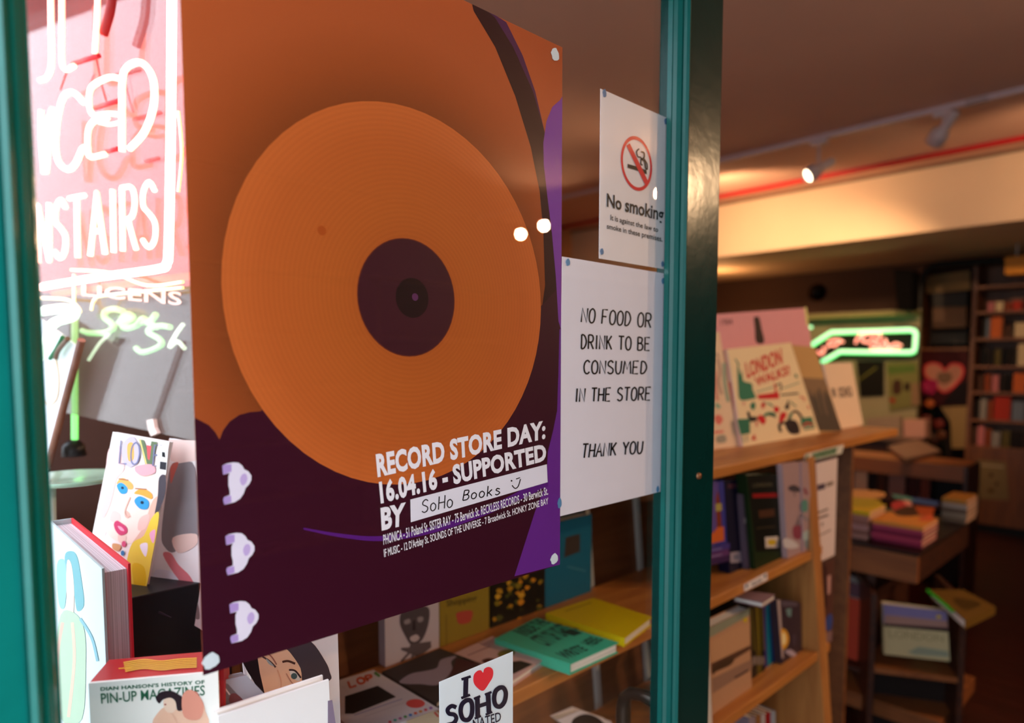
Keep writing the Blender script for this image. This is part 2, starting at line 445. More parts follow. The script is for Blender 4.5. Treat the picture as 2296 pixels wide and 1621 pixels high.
# dropped beam across the shop, with soffit behind it
BX = 5.57; BZ = 2.43
m = MB(); m.box((BX, Y0, BZ), (X1, Y1, CEIL), mat('#e3c6a6', .75, noise=.05, scale=3, bump=.1)); struct('trim_1', m)
m = MB(); m.tube([(5.26, Y0, CEIL - .018), (5.26, Y1, CEIL - .018)], .017, mat('#c81420', .4)); tag(m.build('ceiling_pipe'), 'thin red pipe running along the ceiling in front of the pale beam', 'pipe')
m = MB(); m.tube([(BX - .012, Y0, CEIL - .01), (BX - .012, Y1, CEIL - .01)], .012, mat('#8a6a55', .6)); tag(m.build('wall_cable'), 'brown cable clipped along the top corner of the pale beam', 'cable')
m = MB(); m.lathe((BX, .55, BZ + .30), (-1, 0, 0), [(0, .0), (.055, 0), (.06, .012), (.05, .025), (0, .027)], mat('#a58272', .5)); tag(m.build('smoke_detector'), 'round pinkish disc mounted on the face of the pale beam at far right', 'detector')

# ------------------------------------------------------------------ the open door with its glass
teal = mat('#0a6f67', .16, noise=.12, scale=25, bump=.25, spec=.5)
tealw = mat('#06403c', .25, noise=.1, scale=60, bump=.1)
DF, DG, DB = .495, .515, .54      # door face, glass front, back face
door = empty('door_1', (.425, DG, 0), kind='structure')
door['label'] = 'open glazed shop door with dark teal gloss painted frame'
teal_shaded = mat('#052c28', .2, noise=.12, scale=25, bump=.12, spec=.16); teal_bead_shaded = mat('#064f49', .25, noise=.1, scale=25, bump=.1)  # same teal paint, darker: shade on lock stile and beads put into colour
def stile(name, x0, x1):
    m = MB(); m.box((x0, DF, .05), (x1, DB, 2.32), teal if x0 < .5 else teal_shaded); o = m.build(name, door, bevel=.002); return o
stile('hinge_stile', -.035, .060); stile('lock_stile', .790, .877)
m = MB(); m.box((.06, DF, .05), (.79, DB, .42), teal); m.build('bottom_rail', door, bevel=.002)
m = MB(); m.box((.06, DF, 2.2), (.79, DB, 2.32), teal); m.build('top_rail', door, bevel=.002)
def bead(x, s):
    """moulded glazing bead between glass and stile; s = direction from stile to glass"""
    prof = [(0, DF + .001), (0, DF - .003), (.0035, DF - .004), (.006, DF - .001), (.007, DF + .003), (.010, DF + .0035), (.014, DF + .008), (.0165, DF + .0125), (.018, DF + .013), (.018, DG)]
    prof += [(0, DG)]
    m = MB(); m.prism([(x + s * a, b, .42) for a, b in prof], (0, 0, 1.78), teal_bead_shaded if s < 0 else teal); return m
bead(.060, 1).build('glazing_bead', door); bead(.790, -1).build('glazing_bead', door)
m = MB(); m.box((.06, DG, .42), (.79, DG + .004, 2.2), clear); m.build('glass_pane', door)
m = MB()
for a, b in ((.06, .07), (.78, .79)): m.box((a, DG + .005, .42), (b, DG + .012, 2.2), teal_shaded)
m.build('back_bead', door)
hz = hit(1428, 1530, PY(.62))
hm = mat('#3a332e', .3, metal=.7)
m = MB(); hx = .835
pts = [(hx, .535, hz.z + .004), (hx, .585, hz.z + .004), (hx, .605, hz.z), (hx, .617, hz.z - .012), (hx, .62, hz.z - .03), (hx, .62, hz.z - .26), (hx, .612, hz.z - .28), (hx, .59, hz.z - .29), (hx, .535, hz.z - .29)]
m.tube(pts, [.014, .010, .010, .011, .012, .012, .010, .010, .014], hm, 12); m.build('door_handle', door)
m = MB(); m.lathe((.835, DF, hit(1562, 1068, PY(DF)).z), (0, -1, 0), [(0, .003), (.004, .003), (.005, 0)], mat('#8a5a3a', .4, metal=.5), 12); m.build('screw_cap', door)
m = MB(); m.box((-.06, DF + .01, 0), (-.037, DB + .02, 2.38), teal); tag(m.build('door_frame'), kind='structure')

# ------------------------------------------------------------------ prints on the door glass
GP = PY(.5205)
def gx(px, py=800): return hit(px, py, GP).x
def gz(px, py): return hit(px, py, GP).z
# the record poster
PXL, PXR = gx(430, 760), gx(1258, 700); PZB, PZT = gz(1257, 1265), gz(1258, 105)
org_ = lin('#c8601e')
def poster_paper():
    m = bpy.data.materials.new('poster_ink'); m.use_nodes = True; nt = m.node_tree; b = nt.nodes['Principled BSDF']
    b.inputs['Roughness'].default_value = .5; b.inputs['Specular IOR Level'].default_value = .1
    tc = nt.nodes.new('ShaderNodeTexCoord'); gr = nt.nodes.new('ShaderNodeVectorMath'); gr.operation = 'LENGTH'
    nt.links.new(tc.outputs['Object'], gr.inputs[0])
    cr = nt.nodes.new('ShaderNodeValToRGB'); mr = nt.nodes.new('ShaderNodeMapRange'); mr.inputs['From Max'].default_value = .34
    nt.links.new(gr.outputs['Value'], mr.inputs[0]); nt.links.new(mr.outputs[0], cr.inputs[0])
    e = cr.color_ramp.elements
    e[0].position = .50; e[0].color = lin('#84401c'); e[1].position = .60; e[1].color = lin('#a04c22')
    for p, c in ((.70, '#b0552a'), (.85, '#b8582c'), (1.0, '#b05026')):
        x = e.new(p); x.color = lin(c)
    nt.links.new(cr.outputs[0], b.inputs['Base Color']); return m
def disc_ink():
    m = bpy.data.materials.new('record_ink'); m.use_nodes = True; nt = m.node_tree; b = nt.nodes['Principled BSDF']
    b.inputs['Roughness'].default_value = .5; b.inputs['Specular IOR Level'].default_value = .1
    tc = nt.nodes.new('ShaderNodeTexCoord'); gr = nt.nodes.new('ShaderNodeVectorMath'); gr.operation = 'LENGTH'
    nt.links.new(tc.outputs['Object'], gr.inputs[0])
    mm = nt.nodes.new('ShaderNodeMath'); mm.operation = 'MULTIPLY'; mm.inputs[1].default_value = 1500
    nt.links.new(gr.outputs['Value'], mm.inputs[0]); sn = nt.nodes.new('ShaderNodeMath'); sn.operation = 'SINE'
    nt.links.new(mm.outputs[0], sn.inputs[0])
    cr = nt.nodes.new('ShaderNodeValToRGB'); mr = nt.nodes.new('ShaderNodeMapRange'); mr.inputs['From Max'].default_value = .176
    nt.links.new(gr.outputs['Value'], mr.inputs[0]); nt.links.new(mr.outputs[0], cr.inputs[0])
    e = cr.color_ramp.elements
    e[0].position = 0; e[0].color = lin('#a8501f'); e[1].position = 1; e[1].color = lin('#c8662e')
    x = e.new(.45); x.color = lin('#b65c24'); x = e.new(.8); x.color = lin('#bc5e28')
    rr = nt.nodes.new('ShaderNodeMapRange'); rr.inputs['From Min'].default_value = -1; rr.inputs['From Max'].default_value = 1
    rr.inputs['To Min'].default_value = .955; rr.inputs['To Max'].default_value = 1.03
    nt.links.new(sn.outputs[0], rr.inputs[0])
    vm = nt.nodes.new('ShaderNodeVectorMath'); vm.operation = 'SCALE'
    nt.links.new(cr.outputs[0], vm.inputs[0]); nt.links.new(rr.outputs[0], vm.inputs['Scale'])
    nt.links.new(vm.outputs[0], b.inputs['Base Color']); return m
poster = empty('poster', (PXL, .5205, PZB), 'large orange poster of a vinyl record with purple base and white event lettering', 'poster')
DCX, DCZ, DR = .3665, 1.557, .1735
pi = poster_paper(); white = mat('#f4f0f6', .35)
def disc(y, r, cx=DCX, cz=DCZ, n=64): return [(cx + r * math.cos(2 * math.pi * i / n), y, cz + r * math.sin(2 * math.pi * i / n)) for i in range(n)]
m = MB(); m.prism([(PXL, .5205, PZT), (PXR, .5205, PZT), (PXR, .5205, PZB), (PXL, .5205, PZB)], (0, .0004, 0), pi)
m.build('paper', poster, loc=(DCX, .5205, DCZ))
PUR, DRK, VIO = '#5b1e7c', '#2a0614', '#3a0d20'
m0 = [('p', [(1058, 0), (1062, 25), (1110, 105), (1155, 215), (1190, 330), (1210, 430), (1218, 520), (1222, 640), (1205, 760), (1260, 900), (1262, 560), (1245, 480), (1236, 380), (1222, 300), (1195, 205), (1150, 105), (1110, 40), (1095, 0)], DRK),
      ('p', [(1095, 0), (1110, 40), (1150, 105), (1195, 205), (1222, 300), (1236, 380), (1247, 480), (1222, 300), (1200, 205), (1172, 125), (1135, 50), (1112, 0)], '#4a1a4a'),
      ('p', [(400, 945), (420, 937), (445, 941), (468, 953), (483, 970), (492, 986), (500, 965), (515, 945), (537, 930), (560, 924), (585, 922), (700, 760), (1200, 700), (1275, 640), (1275, 1270), (1230, 1275), (440, 1520), (400, 1540)], VIO),
      ('p', [(1275, 222), (1256, 224), (1238, 240), (1225, 272), (1218, 320), (1219, 370), (1227, 440), (1237, 520), (1246, 620), (1252, 720), (1275, 740)], '#7c3a9c'),
      ('p', [(1275, 735), (1254, 740), (1252, 830), (1249, 920), (1240, 965), (1228, 1014), (1225, 1084), (1200, 1145), (1153, 1292), (1275, 1262)], '#6a2a8c'),
      ('p', smoothpts([(680, 1183), (760, 1196), (850, 1202), (950, 1186), (1060, 1150), (1150, 1108), (1228, 1062)], 5) + smoothpts([(1229, 1090), (1150, 1128), (1060, 1166), (950, 1200), (850, 1213), (760, 1204), (680, 1187)], 5), PUR)]
# clip helper: keep drawn points on the paper
def clipx(p):
    h = hit(p[0], p[1], GP); return V((min(max(h.x, PXL), PXR), .5205, min(max(h.z, PZB), PZT)))
m = MB()
for i, it in enumerate(m0):
    m.face([clipx(q) + V((0, -.0001 - .00003 * i, 0)) for q in it[1]], pmat(it[2]))
m.build('background_print', poster)
m = MB(); m.face(disc(.5205 - .0004, DR), disc_ink()); m.build('record_print', poster, loc=(DCX, .5205, DCZ))
c2 = hit(916, 668, GP); c3 = hit(924, 668, GP)
m = MB()
for i, (r, c, col) in enumerate(((.0545, c2, '#6a2a1c'), (.0535, c2, '#3d1420'), (.0185, c3, '#1c0810'), (.0035, c3 + V((.003, 0, .001)), '#5a2a50'))):
    m.face([(p[0], .5205 - .00045 - .00004 * i, p[2]) for p in disc(0, r, c.x, c.z, 48)], pmat(col))
h = hit(721, 517, GP); m.face([(p[0], .5205 - .00045, p[2]) for p in disc(0, .004, h.x, h.z, 16)], pmat('#a84a18'))
m.build('record_label_print', poster)
m = MB()
spx = [(375, 280), (420, 255), (500, 240), (560, 245), (605, 280), (625, 320), (670, 340), (705, 390), (705, 440), (680, 490), (640, 530), (620, 590), (580, 650), (520, 690), (400, 720), (385, 665), (395, 635), (460, 610), (460, 560), (445, 500), (445, 400), (460, 360), (385, 380)]
spin = [(600, 380), (640, 370), (660, 420), (640, 480), (600, 500), (575, 440)]
for dx, dy in ((-16, -311), (-9, -153), (0, 0)):
    it = []
    it.append(('p', [(440 + x / 5.05 + dx, 1300 + y / 5.05 + dy) for x, y in spx], '#ece4f6'))
    it.append(('c', [(440 + x / 5.05 + dx, 1300 + y / 5.05 + dy) for x, y in spin], '#c9b0e4'))
    it.append(('p', [(440 + x / 5.05 + dx, 1300 + y / 5.05 + dy) for x, y in ((375, 280), (420, 262), (480, 262), (480, 345), (385, 380))], '#b79ad8'))
    it.append(('p', [(440 + x / 5.05 + dx, 1300 + y / 5.05 + dy) for x, y in ((385, 665), (395, 635), (475, 615), (480, 690), (400, 720))], '#b79ad8'))
    draw('adaptor_print', poster, GP, it, off=.0005, step=.00002)
W_ = '#f6f2fa'
draw('lettering', poster, GP, [
    ('t', 'RECORD STORE DAY:', [(842, 1018), (1223, 942), (1223, 984), (847, 1071)], W_, .045, 1.06),
    ('t', '16.04.16 - SUPPORTED', [(849, 1079), (1223, 993), (1226, 1033), (854, 1130)], W_, .045, 1.06),
    ('t', 'BY', [(853, 1139), (910, 1126), (907, 1178), (856, 1190)], W_, .045),
    ('p', [(920, 1120), (1226, 1041), (1228, 1081), (921, 1171)], '#ebe8f4'),
    ('t', 'PHONICA - 51 Poland St. SISTER RAY - 75 Berwick St. RECKLESS RECORDS - 30 Berwick St.', [(859, 1199), (1228, 1091), (1229, 1109), (860, 1222)], W_, .012),
    ('t', "IF MUSIC - 12 D'Arblay St. SOUNDS OF THE UNIVERSE - 7 Broadwick St. HONKY ZONE BAY", [(860, 1231), (1229, 1115), (1230, 1134), (862, 1255)], W_, .012),
    ('k', 'SoHo', [(946, 1122), (1016, 1106), (1017, 1136), (946, 1150)], 2.6, '#151018', .15),
    ('k', 'Books', [(1040, 1100), (1123, 1084), (1124, 1108), (1038, 1122)], 2.6, '#151018', .15),
    ('S', [(1148, 1088), (1155, 1095), (1162, 1090), (1167, 1074)], 2.4, '#151018'),
    ('e', 1147, 1078, 2, 2, 0, '#151018'), ('s', [(1157, 1074), (1166, 1071)], 2.2, '#151018'),
], off=.0007, step=.00002)
def putty(parent, spots, r, col, name='putty_dot'):
    for px, py, k in spots:
        c = hit(px, py, PY(.5197)); m = MB()
        n = 14; pts = [(c.x + r * (k if False else 1) * math.cos(2 * math.pi * i / n) * (1 + .12 * math.sin(3 * i)), .5197, c.z + r * k * math.sin(2 * math.pi * i / n) * (1 + .1 * math.cos(2 * i))) for i in range(n)]
        m.prism(pts, (0, .0003, 0), pmat(col)); m.build(name, parent)
putty(poster, [(1245, 122, 1.1), (1243, 1253, 1.0), (473, 1482, 1.0)], .0062, '#dce8ee')
# no smoking notice
ax, bx = gx(1345, 380), gx(1497, 440); zt, zb = gz(1420, 231), gz(1420, 592)
q = [V((ax, .5205, zt)), V((bx, .5205, zt)), V((bx, .5205, zb)), V((ax, .5205, zb))]
rc = hit(1428, 367, GP); rr_ = 59 * (rc - CAM).dot(FP) / 1500
RED = '#d81f2c'; BK = '#161214'
def backpx(p):
    d = p - CAM; z = d.dot(FP); return (CX + FPX * d.dot(RT) / z, CY - FPX * d.dot(UP) / z)
def ringpx(r): return [backpx(V((rc.x + r * math.cos(a * math.pi / 32), .5205, rc.z + r * math.sin(a * math.pi / 32)))) for a in range(65)]
ro, ri = ringpx(rr_), ringpx(rr_ * .87)
ns_art = [('p', [ro[i], ro[i + 1], ri[i + 1], ri[i]], RED) for i in range(64)]
sm = lambda pts: [(1220 + x / 3.685, 180 + y / 3.685) for x, y in pts]
ns_art += [('p', sm([(690, 690), (800, 722), (815, 760), (690, 722)]), BK), ('p', sm([(800, 722), (845, 745), (850, 778), (815, 760)]), BK),
           ('S', sm([(785, 565), (765, 590), (775, 630), (800, 640), (800, 690), (815, 700)]), 3, BK), ('S', sm([(800, 590), (825, 600), (825, 640), (805, 650), (830, 670), (838, 720), (845, 740)]), 3.4, BK),
           ('S', sm([(820, 640), (850, 690), (852, 740)]), 2.6, BK),
           ('p', sm([(680, 540), (708, 520), (868, 850), (840, 875)]), RED),
           ('t', 'No smoking', [(1361, 433), (1489, 466), (1487, 506), (1361, 473)], BK, .02),
           ('t', 'It is against the law to', [(1369, 481), (1476, 510), (1475, 524), (1369, 497)], BK, .01),
           ('t', 'smoke in these premises.', [(1361, 501), (1485, 530), (1485, 546), (1361, 516)], BK, .01)]
ns_root = sheet('white no smoking notice with red ring symbol taped high on the door glass', q, GP, .0003, '#ece4e6', ns_art, name='no_smoking_sign', step=.000006)
putty(ns_root, [(1356, 209, 1.5), (1493, 272, 1.3), (1350, 564, 1.2), (1486, 592, 1.2)], .0032, '#5d7fa8')
# no food notice
ax, bx = gx(1259, 870), gx(1489, 870); zt, zb = gz(1380, 594), gz(1360, 1131)
q = [V((ax, .5205, zt)), V((bx, .5205, zt - .001)), V((bx - .002, .5205, zb)), V((ax - .003, .5205, zb - .001))]
nf = [('k', 'NO FOOD OR', [(1305, 690), (1461, 703), (1460, 735), (1303, 722)], 3.6, BK, .08),
      ('k', 'DRINK TO BE', [(1303, 750), (1458, 757), (1458, 786), (1303, 782)], 3.6, BK, .08),
      ('k', 'CONSUMED', [(1309, 808), (1451, 810), (1450, 838), (1309, 838)], 3.6, BK, .08),
      ('k', 'IN THE STORE', [(1291, 871), (1460, 868), (1459, 897), (1290, 901)], 3.6, BK, .08),
      ('k', 'THANK YOU', [(1307, 996), (1442, 989), (1441, 1016), (1304, 1027)], 3.6, BK, .08)]
nf_root = sheet('white paper notice asking for no food or drink, hand lettered in black', q, GP, .0003, '#e9e4ee', nf, name='paper_notice', step=.00004)
putty(nf_root, [(1274, 588, 1.2), (1487, 630, 1.2), (1255, 1128, 1.8), (1475, 1097, 1.3)], .0034, '#5d8fb8')
# heart sticker
ax, bx = gx(985, 1560), gx(1150, 1550); zt = gz(985, 1529)
q = [V((ax, .5205, zt)), V((bx, .5205, zt)), V((bx, .5205, zt - .10)), V((ax, .5205, zt - .10))]
z5 = lambda pts: [(760 + x / 4.37, 1250 + y / 4.37) for x, y in pts]
NV = '#14142e'
sk = [('s', z5([(1245, 1175), (1240, 1365)]), 11, NV), ('s', z5([(1200, 1195), (1292, 1165)]), 5.8, NV), ('s', z5([(1198, 1378), (1285, 1345)]), 5.8, NV),
      ('c', z5([(1412, 1128), (1425, 1090), (1470, 1072), (1508, 1100), (1508, 1165), (1475, 1225), (1412, 1306), (1345, 1265), (1318, 1215), (1322, 1150), (1355, 1112), (1390, 1105)]), '#e8323e'),
      ('S', z5([(1150, 1470), (1105, 1455), (1065, 1490), (1080, 1530), (1130, 1540), (1150, 1580), (1120, 1625), (1060, 1640)]), 9.4, NV),
      ('S', z5([(1245, 1400), (1205, 1440), (1192, 1510), (1215, 1580), (1265, 1590), (1300, 1540), (1305, 1450), (1285, 1400), (1245, 1400)]), 10.2, NV),
      ('s', z5([(1355, 1365), (1360, 1560)]), 10.9, NV), ('s', z5([(1460, 1325), (1470, 1520)]), 10.9, NV), ('s', z5([(1358, 1460), (1465, 1425)]), 8.7, NV),
      ('s', z5([(1322, 1385), (1385, 1358)]), 5.1, NV), ('s', z5([(1430, 1345), (1495, 1318)]), 5.1, NV), ('s', z5([(1330, 1578), (1392, 1552)]), 5.1, NV), ('s', z5([(1438, 1540), (1502, 1512)]), 5.1, NV),
      ('S', z5([(1575, 1275), (1535, 1310), (1520, 1380), (1535, 1445), (1580, 1460), (1622, 1410), (1635, 1330), (1612, 1278), (1575, 1275)]), 10.2, NV),
      ('t', 'NATED', z5([(1310, 1590), (1585, 1510), (1590, 1600), (1315, 1690)]), NV, .01)]
sheet('small white sticker with red heart and navy lettering low on the door glass', q, GP, .0003, '#e4eef4', sk, name='heart_sticker', cat='sticker')

# ------------------------------------------------------------------ track lights
TX = 4.34
track = empty('light_track', (TX, 0, CEIL - .02), 'slim pinkish white lighting track fixed along the ceiling', 'track')
m = MB(); tw = mat('#d8c0c4', .4); m.box((TX - .017, Y0, CEIL - .03), (TX + .017, Y1, CEIL - .001), tw); m.build('rail', track)
m = MB(); m.box((TX - .02, .9, CEIL - .032), (TX + .02, 1.0, CEIL), mat('#c0a8a8', .4)); m.build('joiner', track)
bulbm = mat('#ffe2b0', emit=40)
bulb2 = mat('#ffe8c0', emit=9)
def spot(label, y, z, aim, power=40, col=(1, .62, .33), lit=True, group=None, bm=None):
    root = empty('track_spotlight', (TX, y, CEIL - .03), label, 'spotlight', group)
    hm_ = mat('#d9c4c4', .35)
    m = MB(); m.box((TX - .02, y - .05, CEIL - .06), (TX + .02, y + .05, CEIL - .03), hm_); m.build('adaptor', root, bevel=.003)
    m = MB(); m.tube([(TX, y, CEIL - .06), (TX, y, z + .03)], .009, hm_, 10); m.build('stem', root)
    c = V((TX, y, z)); a = (V(aim) - c).normalized()
    m = MB(); m.lathe(c, a, [(0, -.11), (.024, -.11), (.028, -.10), (.028, -.02), (.03, 0), (.046, .015), (.05, .03), (.05, .085), (.044, .087), (.042, .07), (0, .065)], hm_, 24); hd = m.build('lamp_head', root)
    if lit:
        m = MB(); m.lathe(c, a, [(0, .075), (.036, .075), (.036, .068), (0, .067)], bm or bulbm, 20); m.build('bulb', hd)
        l = bpy.data.lights.new('lamp_light', 'SPOT'); l.energy = power; l.color = col; l.spot_size = math.radians(95); l.spot_blend = .7; l.shadow_soft_size = .035
        o = bpy.data.objects.new('lamp_light', l); C.objects.link(o); o.parent = root; o.location = c + a * .1 - V(wloc(root))
        o.rotation_euler = a.to_track_quat('-Z', 'Y').to_euler()
    return root
p = hit(1835, 380, PX(TX))
spot('lit white track spotlight nearest the green door frame, aimed down to the left', p.y, p.z, p - RT * .7 - V((0, 0, .42)) - FW * .06, 260, bm=bulb2)
p2 = hit(2115, 290, PX(TX))
spot('second track spotlight, hanging above the red pipe and turned away to the far wall', p2.y, p2.z, hit(1700, 900, PX(5.6)), 160)
p3 = hit(1560, 450, PX(TX))
spot('track spotlight hidden behind the green door frame, lighting the pale beam', p3.y + .1, p3.z, (5.6, p3.y - .1, 2.66), 62)
spot('added track spotlight past the right edge of the picture, brightening the beam', -.05, 2.66, (5.57, .9, 2.6), 52)  # unseen spotlight added to brighten the right part of the beam
vv = [hit(1478, 432, PX(TX)), hit(1218, 505, PX(TX)), hit(1165, 523, PX(TX))]
for k, (yy, zz) in enumerate((1.034 - v.y, v.z) for v in vv):
    spot('track spotlight out of view on the right side of the shop, %s from the street' % ('first', 'second', 'third')[k], yy, zz, ((.9, .7, 1.45), (.9, .65, 1.5), (1.2, .9, 1.2))[k], (170, 120, 120)[k])
l = bpy.data.lights.new('far_lamp', 'POINT'); l.energy = 9; l.color = (1, .5, .2); l.shadow_soft_size = .1
o = bpy.data.objects.new('far_lamp', l); C.objects.link(o); o.location = (6.4, 3.6, 2.2)
# ------------------------------------------------------------------ long raked bookcase behind the door
oak = wood('#a8622a', '#c98540', .4, 'X'); oakv = wood('#9a5d2c', '#bd7f42', .45, 'Z'); oakd = wood('#6a3a1c', '#83502a', .5, 'X')
RK = .095
def front(z): return .77 - RK * (1.26 - z)
zt1 = hit(1590, 1077, PY(.77)).z + .026
zt2 = hit(1735, 1297, PY(front(.97))).z + .024
zt3 = hit(1728, 1563, PY(front(.67))).z + .024
U0, U1 = .37, hit(1845, 1200, PY(front(1.1))).x
UE = hit(2010, 975, PY(.775)).x
bc = empty('bookcase', (U0, .65, 0), 'long light oak bookcase running back along the open glazed door', 'bookcase')
m = MB()
m.prism([(U0, .77, zt1 - .026), (UE, .77, zt1 - .026), (UE - .02, 1.06, zt1 - .026), (U0, 1.06, zt1 - .026)], (0, 0, .026), oak); m.build('top_board', bc, bevel=.003)
for z, x1 in ((zt2, U1 - .03), (zt3, U1 - .02), (.36, U1 - .02), (.08, U1 - .02)):
    f = front(z); m = MB(); m.box((U0 + .02, f, z - .024), (x1, 1.0 - RK * (1.26 - z), z), oak); m.build('shelf', bc, bevel=.002)
def side(x, th, name='side_panel', f0=0, mt=oakv, d=.26):
    a, b = 0.0, zt1 - .027; m = MB()
    m.prism([(x, front(a) + f0, a), (x, front(b) + f0, b), (x, front(b) + d, b), (x, front(a) + d, a)], (th, 0, 0), mt); return m.build(name, bc)
XS = hit(1816, 1300, PY(front(1.0))).x
side(U0, .02); side(XS, .05, f0=-.004); side(XS + .051, .012, f0=.01, mt=wood('#7c4a22', '#96602f', .5, 'Z'))
m = MB(); a, b = 0.02, zt1 - .028
m.prism([(U0 + .02, front(a) + .262, a), (U0 + .02, front(b) + .262, b), (U0 + .02, front(b) + .275, b), (U0 + .02, front(a) + .275, a)], (XS - U0 - .02, 0, 0), oakd); m.build('back_panel', bc)
steel = mat('#c8ccc8', .35, spec=.5)
def standard(x):
    m = MB(); a, b = .05, zt1 - .03
    x -= 0
    m.prism([(x, front(a) + .25, a), (x, front(b) + .25, b), (x, front(b) + .261, b), (x, front(a) + .261, a)], (.014, 0, 0), steel)
    m.build('shelf_standard', bc)
standard(hit(1327, 1150, PY(.99)).x); standard(hit(1440, 1130, PY(.99)).x); standard(XS - .016 if False else hit(1790, 1290, PY(.97)).x); standard(hit(900, 1300, PY(.99)).x)
# second low bay that carries the far end of the top board
m = MB(); m.box((UE - .35, .80, 0), (UE - .33, 1.05, zt1 - .027), oakd); m.build('end_support', bc)
# labels and notices fixed to the bookcase
LP1 = PY(.769)
sheet('green and white section label clipped to the front of the top board', [(1806, 1018), (1893, 996), (1887, 1017), (1803, 1037)], LP1, .001, '#d8d2c8',
      [('p', [(1822, 1016), (1878, 1002), (1874, 1018), (1818, 1031)], '#7f9a7c'), ('t', 'LONDON', [(1825, 1016), (1876, 1003), (1873, 1016), (1822, 1029)], '#3b5a40', .02), ('s', [(1811, 1019), (1807, 1034)], 5, '#6c8a68')], name='shelf_label', cat='label', step=.0002)
sheet('small white section label on the front edge of the middle shelf', [(1669, 1311), (1720, 1283), (1721, 1300), (1670, 1326)], PY(front(zt2) - .002), .001, '#e8dcd8',
      [('t', 'TRAVEL', [(1684, 1308), (1709, 1295), (1710, 1303), (1685, 1317)], '#4a4046', .01), ('p', [(1672, 1311), (1677, 1308), (1677, 1316), (1673, 1319)], '#6c6468'), ('p', [(1713, 1289), (1718, 1286), (1718, 1294), (1714, 1297)], '#6c6468')], name='shelf_label', cat='label', step=.0002)
z3 = lambda pts: [(1560 + x / 4.768, 1000 + y / 4.768) for x, y in pts]
NP = PY(front(1.15) + .0)
sheet('white printed notice taped upright on the end of the bookcase', z3([(1285, 185), (1515, 125), (1485, 1165), (1338, 1235)]), NP, .0006, '#e2cdcb',
      [('p', z3([(1300, 415), (1385, 395), (1385, 455), (1302, 480)]), '#574858'), ('p', z3([(1400, 392), (1475, 372), (1472, 415), (1398, 440)]), '#8d7a70'),
       ('s', z3([(1310, 715), (1415, 672)]), 4, '#7a6660'), ('s', z3([(1308, 775), (1418, 735)]), 4.5, '#6f5c58'), ('p', z3([(1345, 820), (1362, 812), (1362, 850), (1346, 858)]), '#8a766c'),
       ('s', z3([(1330, 955), (1445, 895)]), 3, '#94807a')], name='paper_notice', step=.0003)
z4 = lambda pts: [(1560 + x / 5.05, 1300 + y / 5.05) for x, y in pts]
sheet('strip of small postcards hung on the bookcase end below the notice', z4([(1450, -190), (1570, -240), (1545, 760), (1470, 790)]), PY(front(1.0)), .001, '#5a3830',
      [('p', z4([(1460, -150), (1480, -160), (1485, 300), (1462, 310)]), '#3a1c1c'), ('p', z4([(1490, -40), (1530, -60), (1525, 150), (1492, 170)]), '#c09088'), ('c', z4([(1462, 480), (1500, 400), (1540, 390), (1550, 470), (1530, 560), (1475, 570)]), '#3c4a8a'),
       ('p', z4([(1475, 600), (1545, 570), (1540, 690), (1478, 720)]), '#8a6a6c'), ('p', z4([(1480, 730), (1535, 710), (1530, 780), (1482, 795)]), '#2c1410')], name='postcard_strip', cat='postcards', step=.0003)

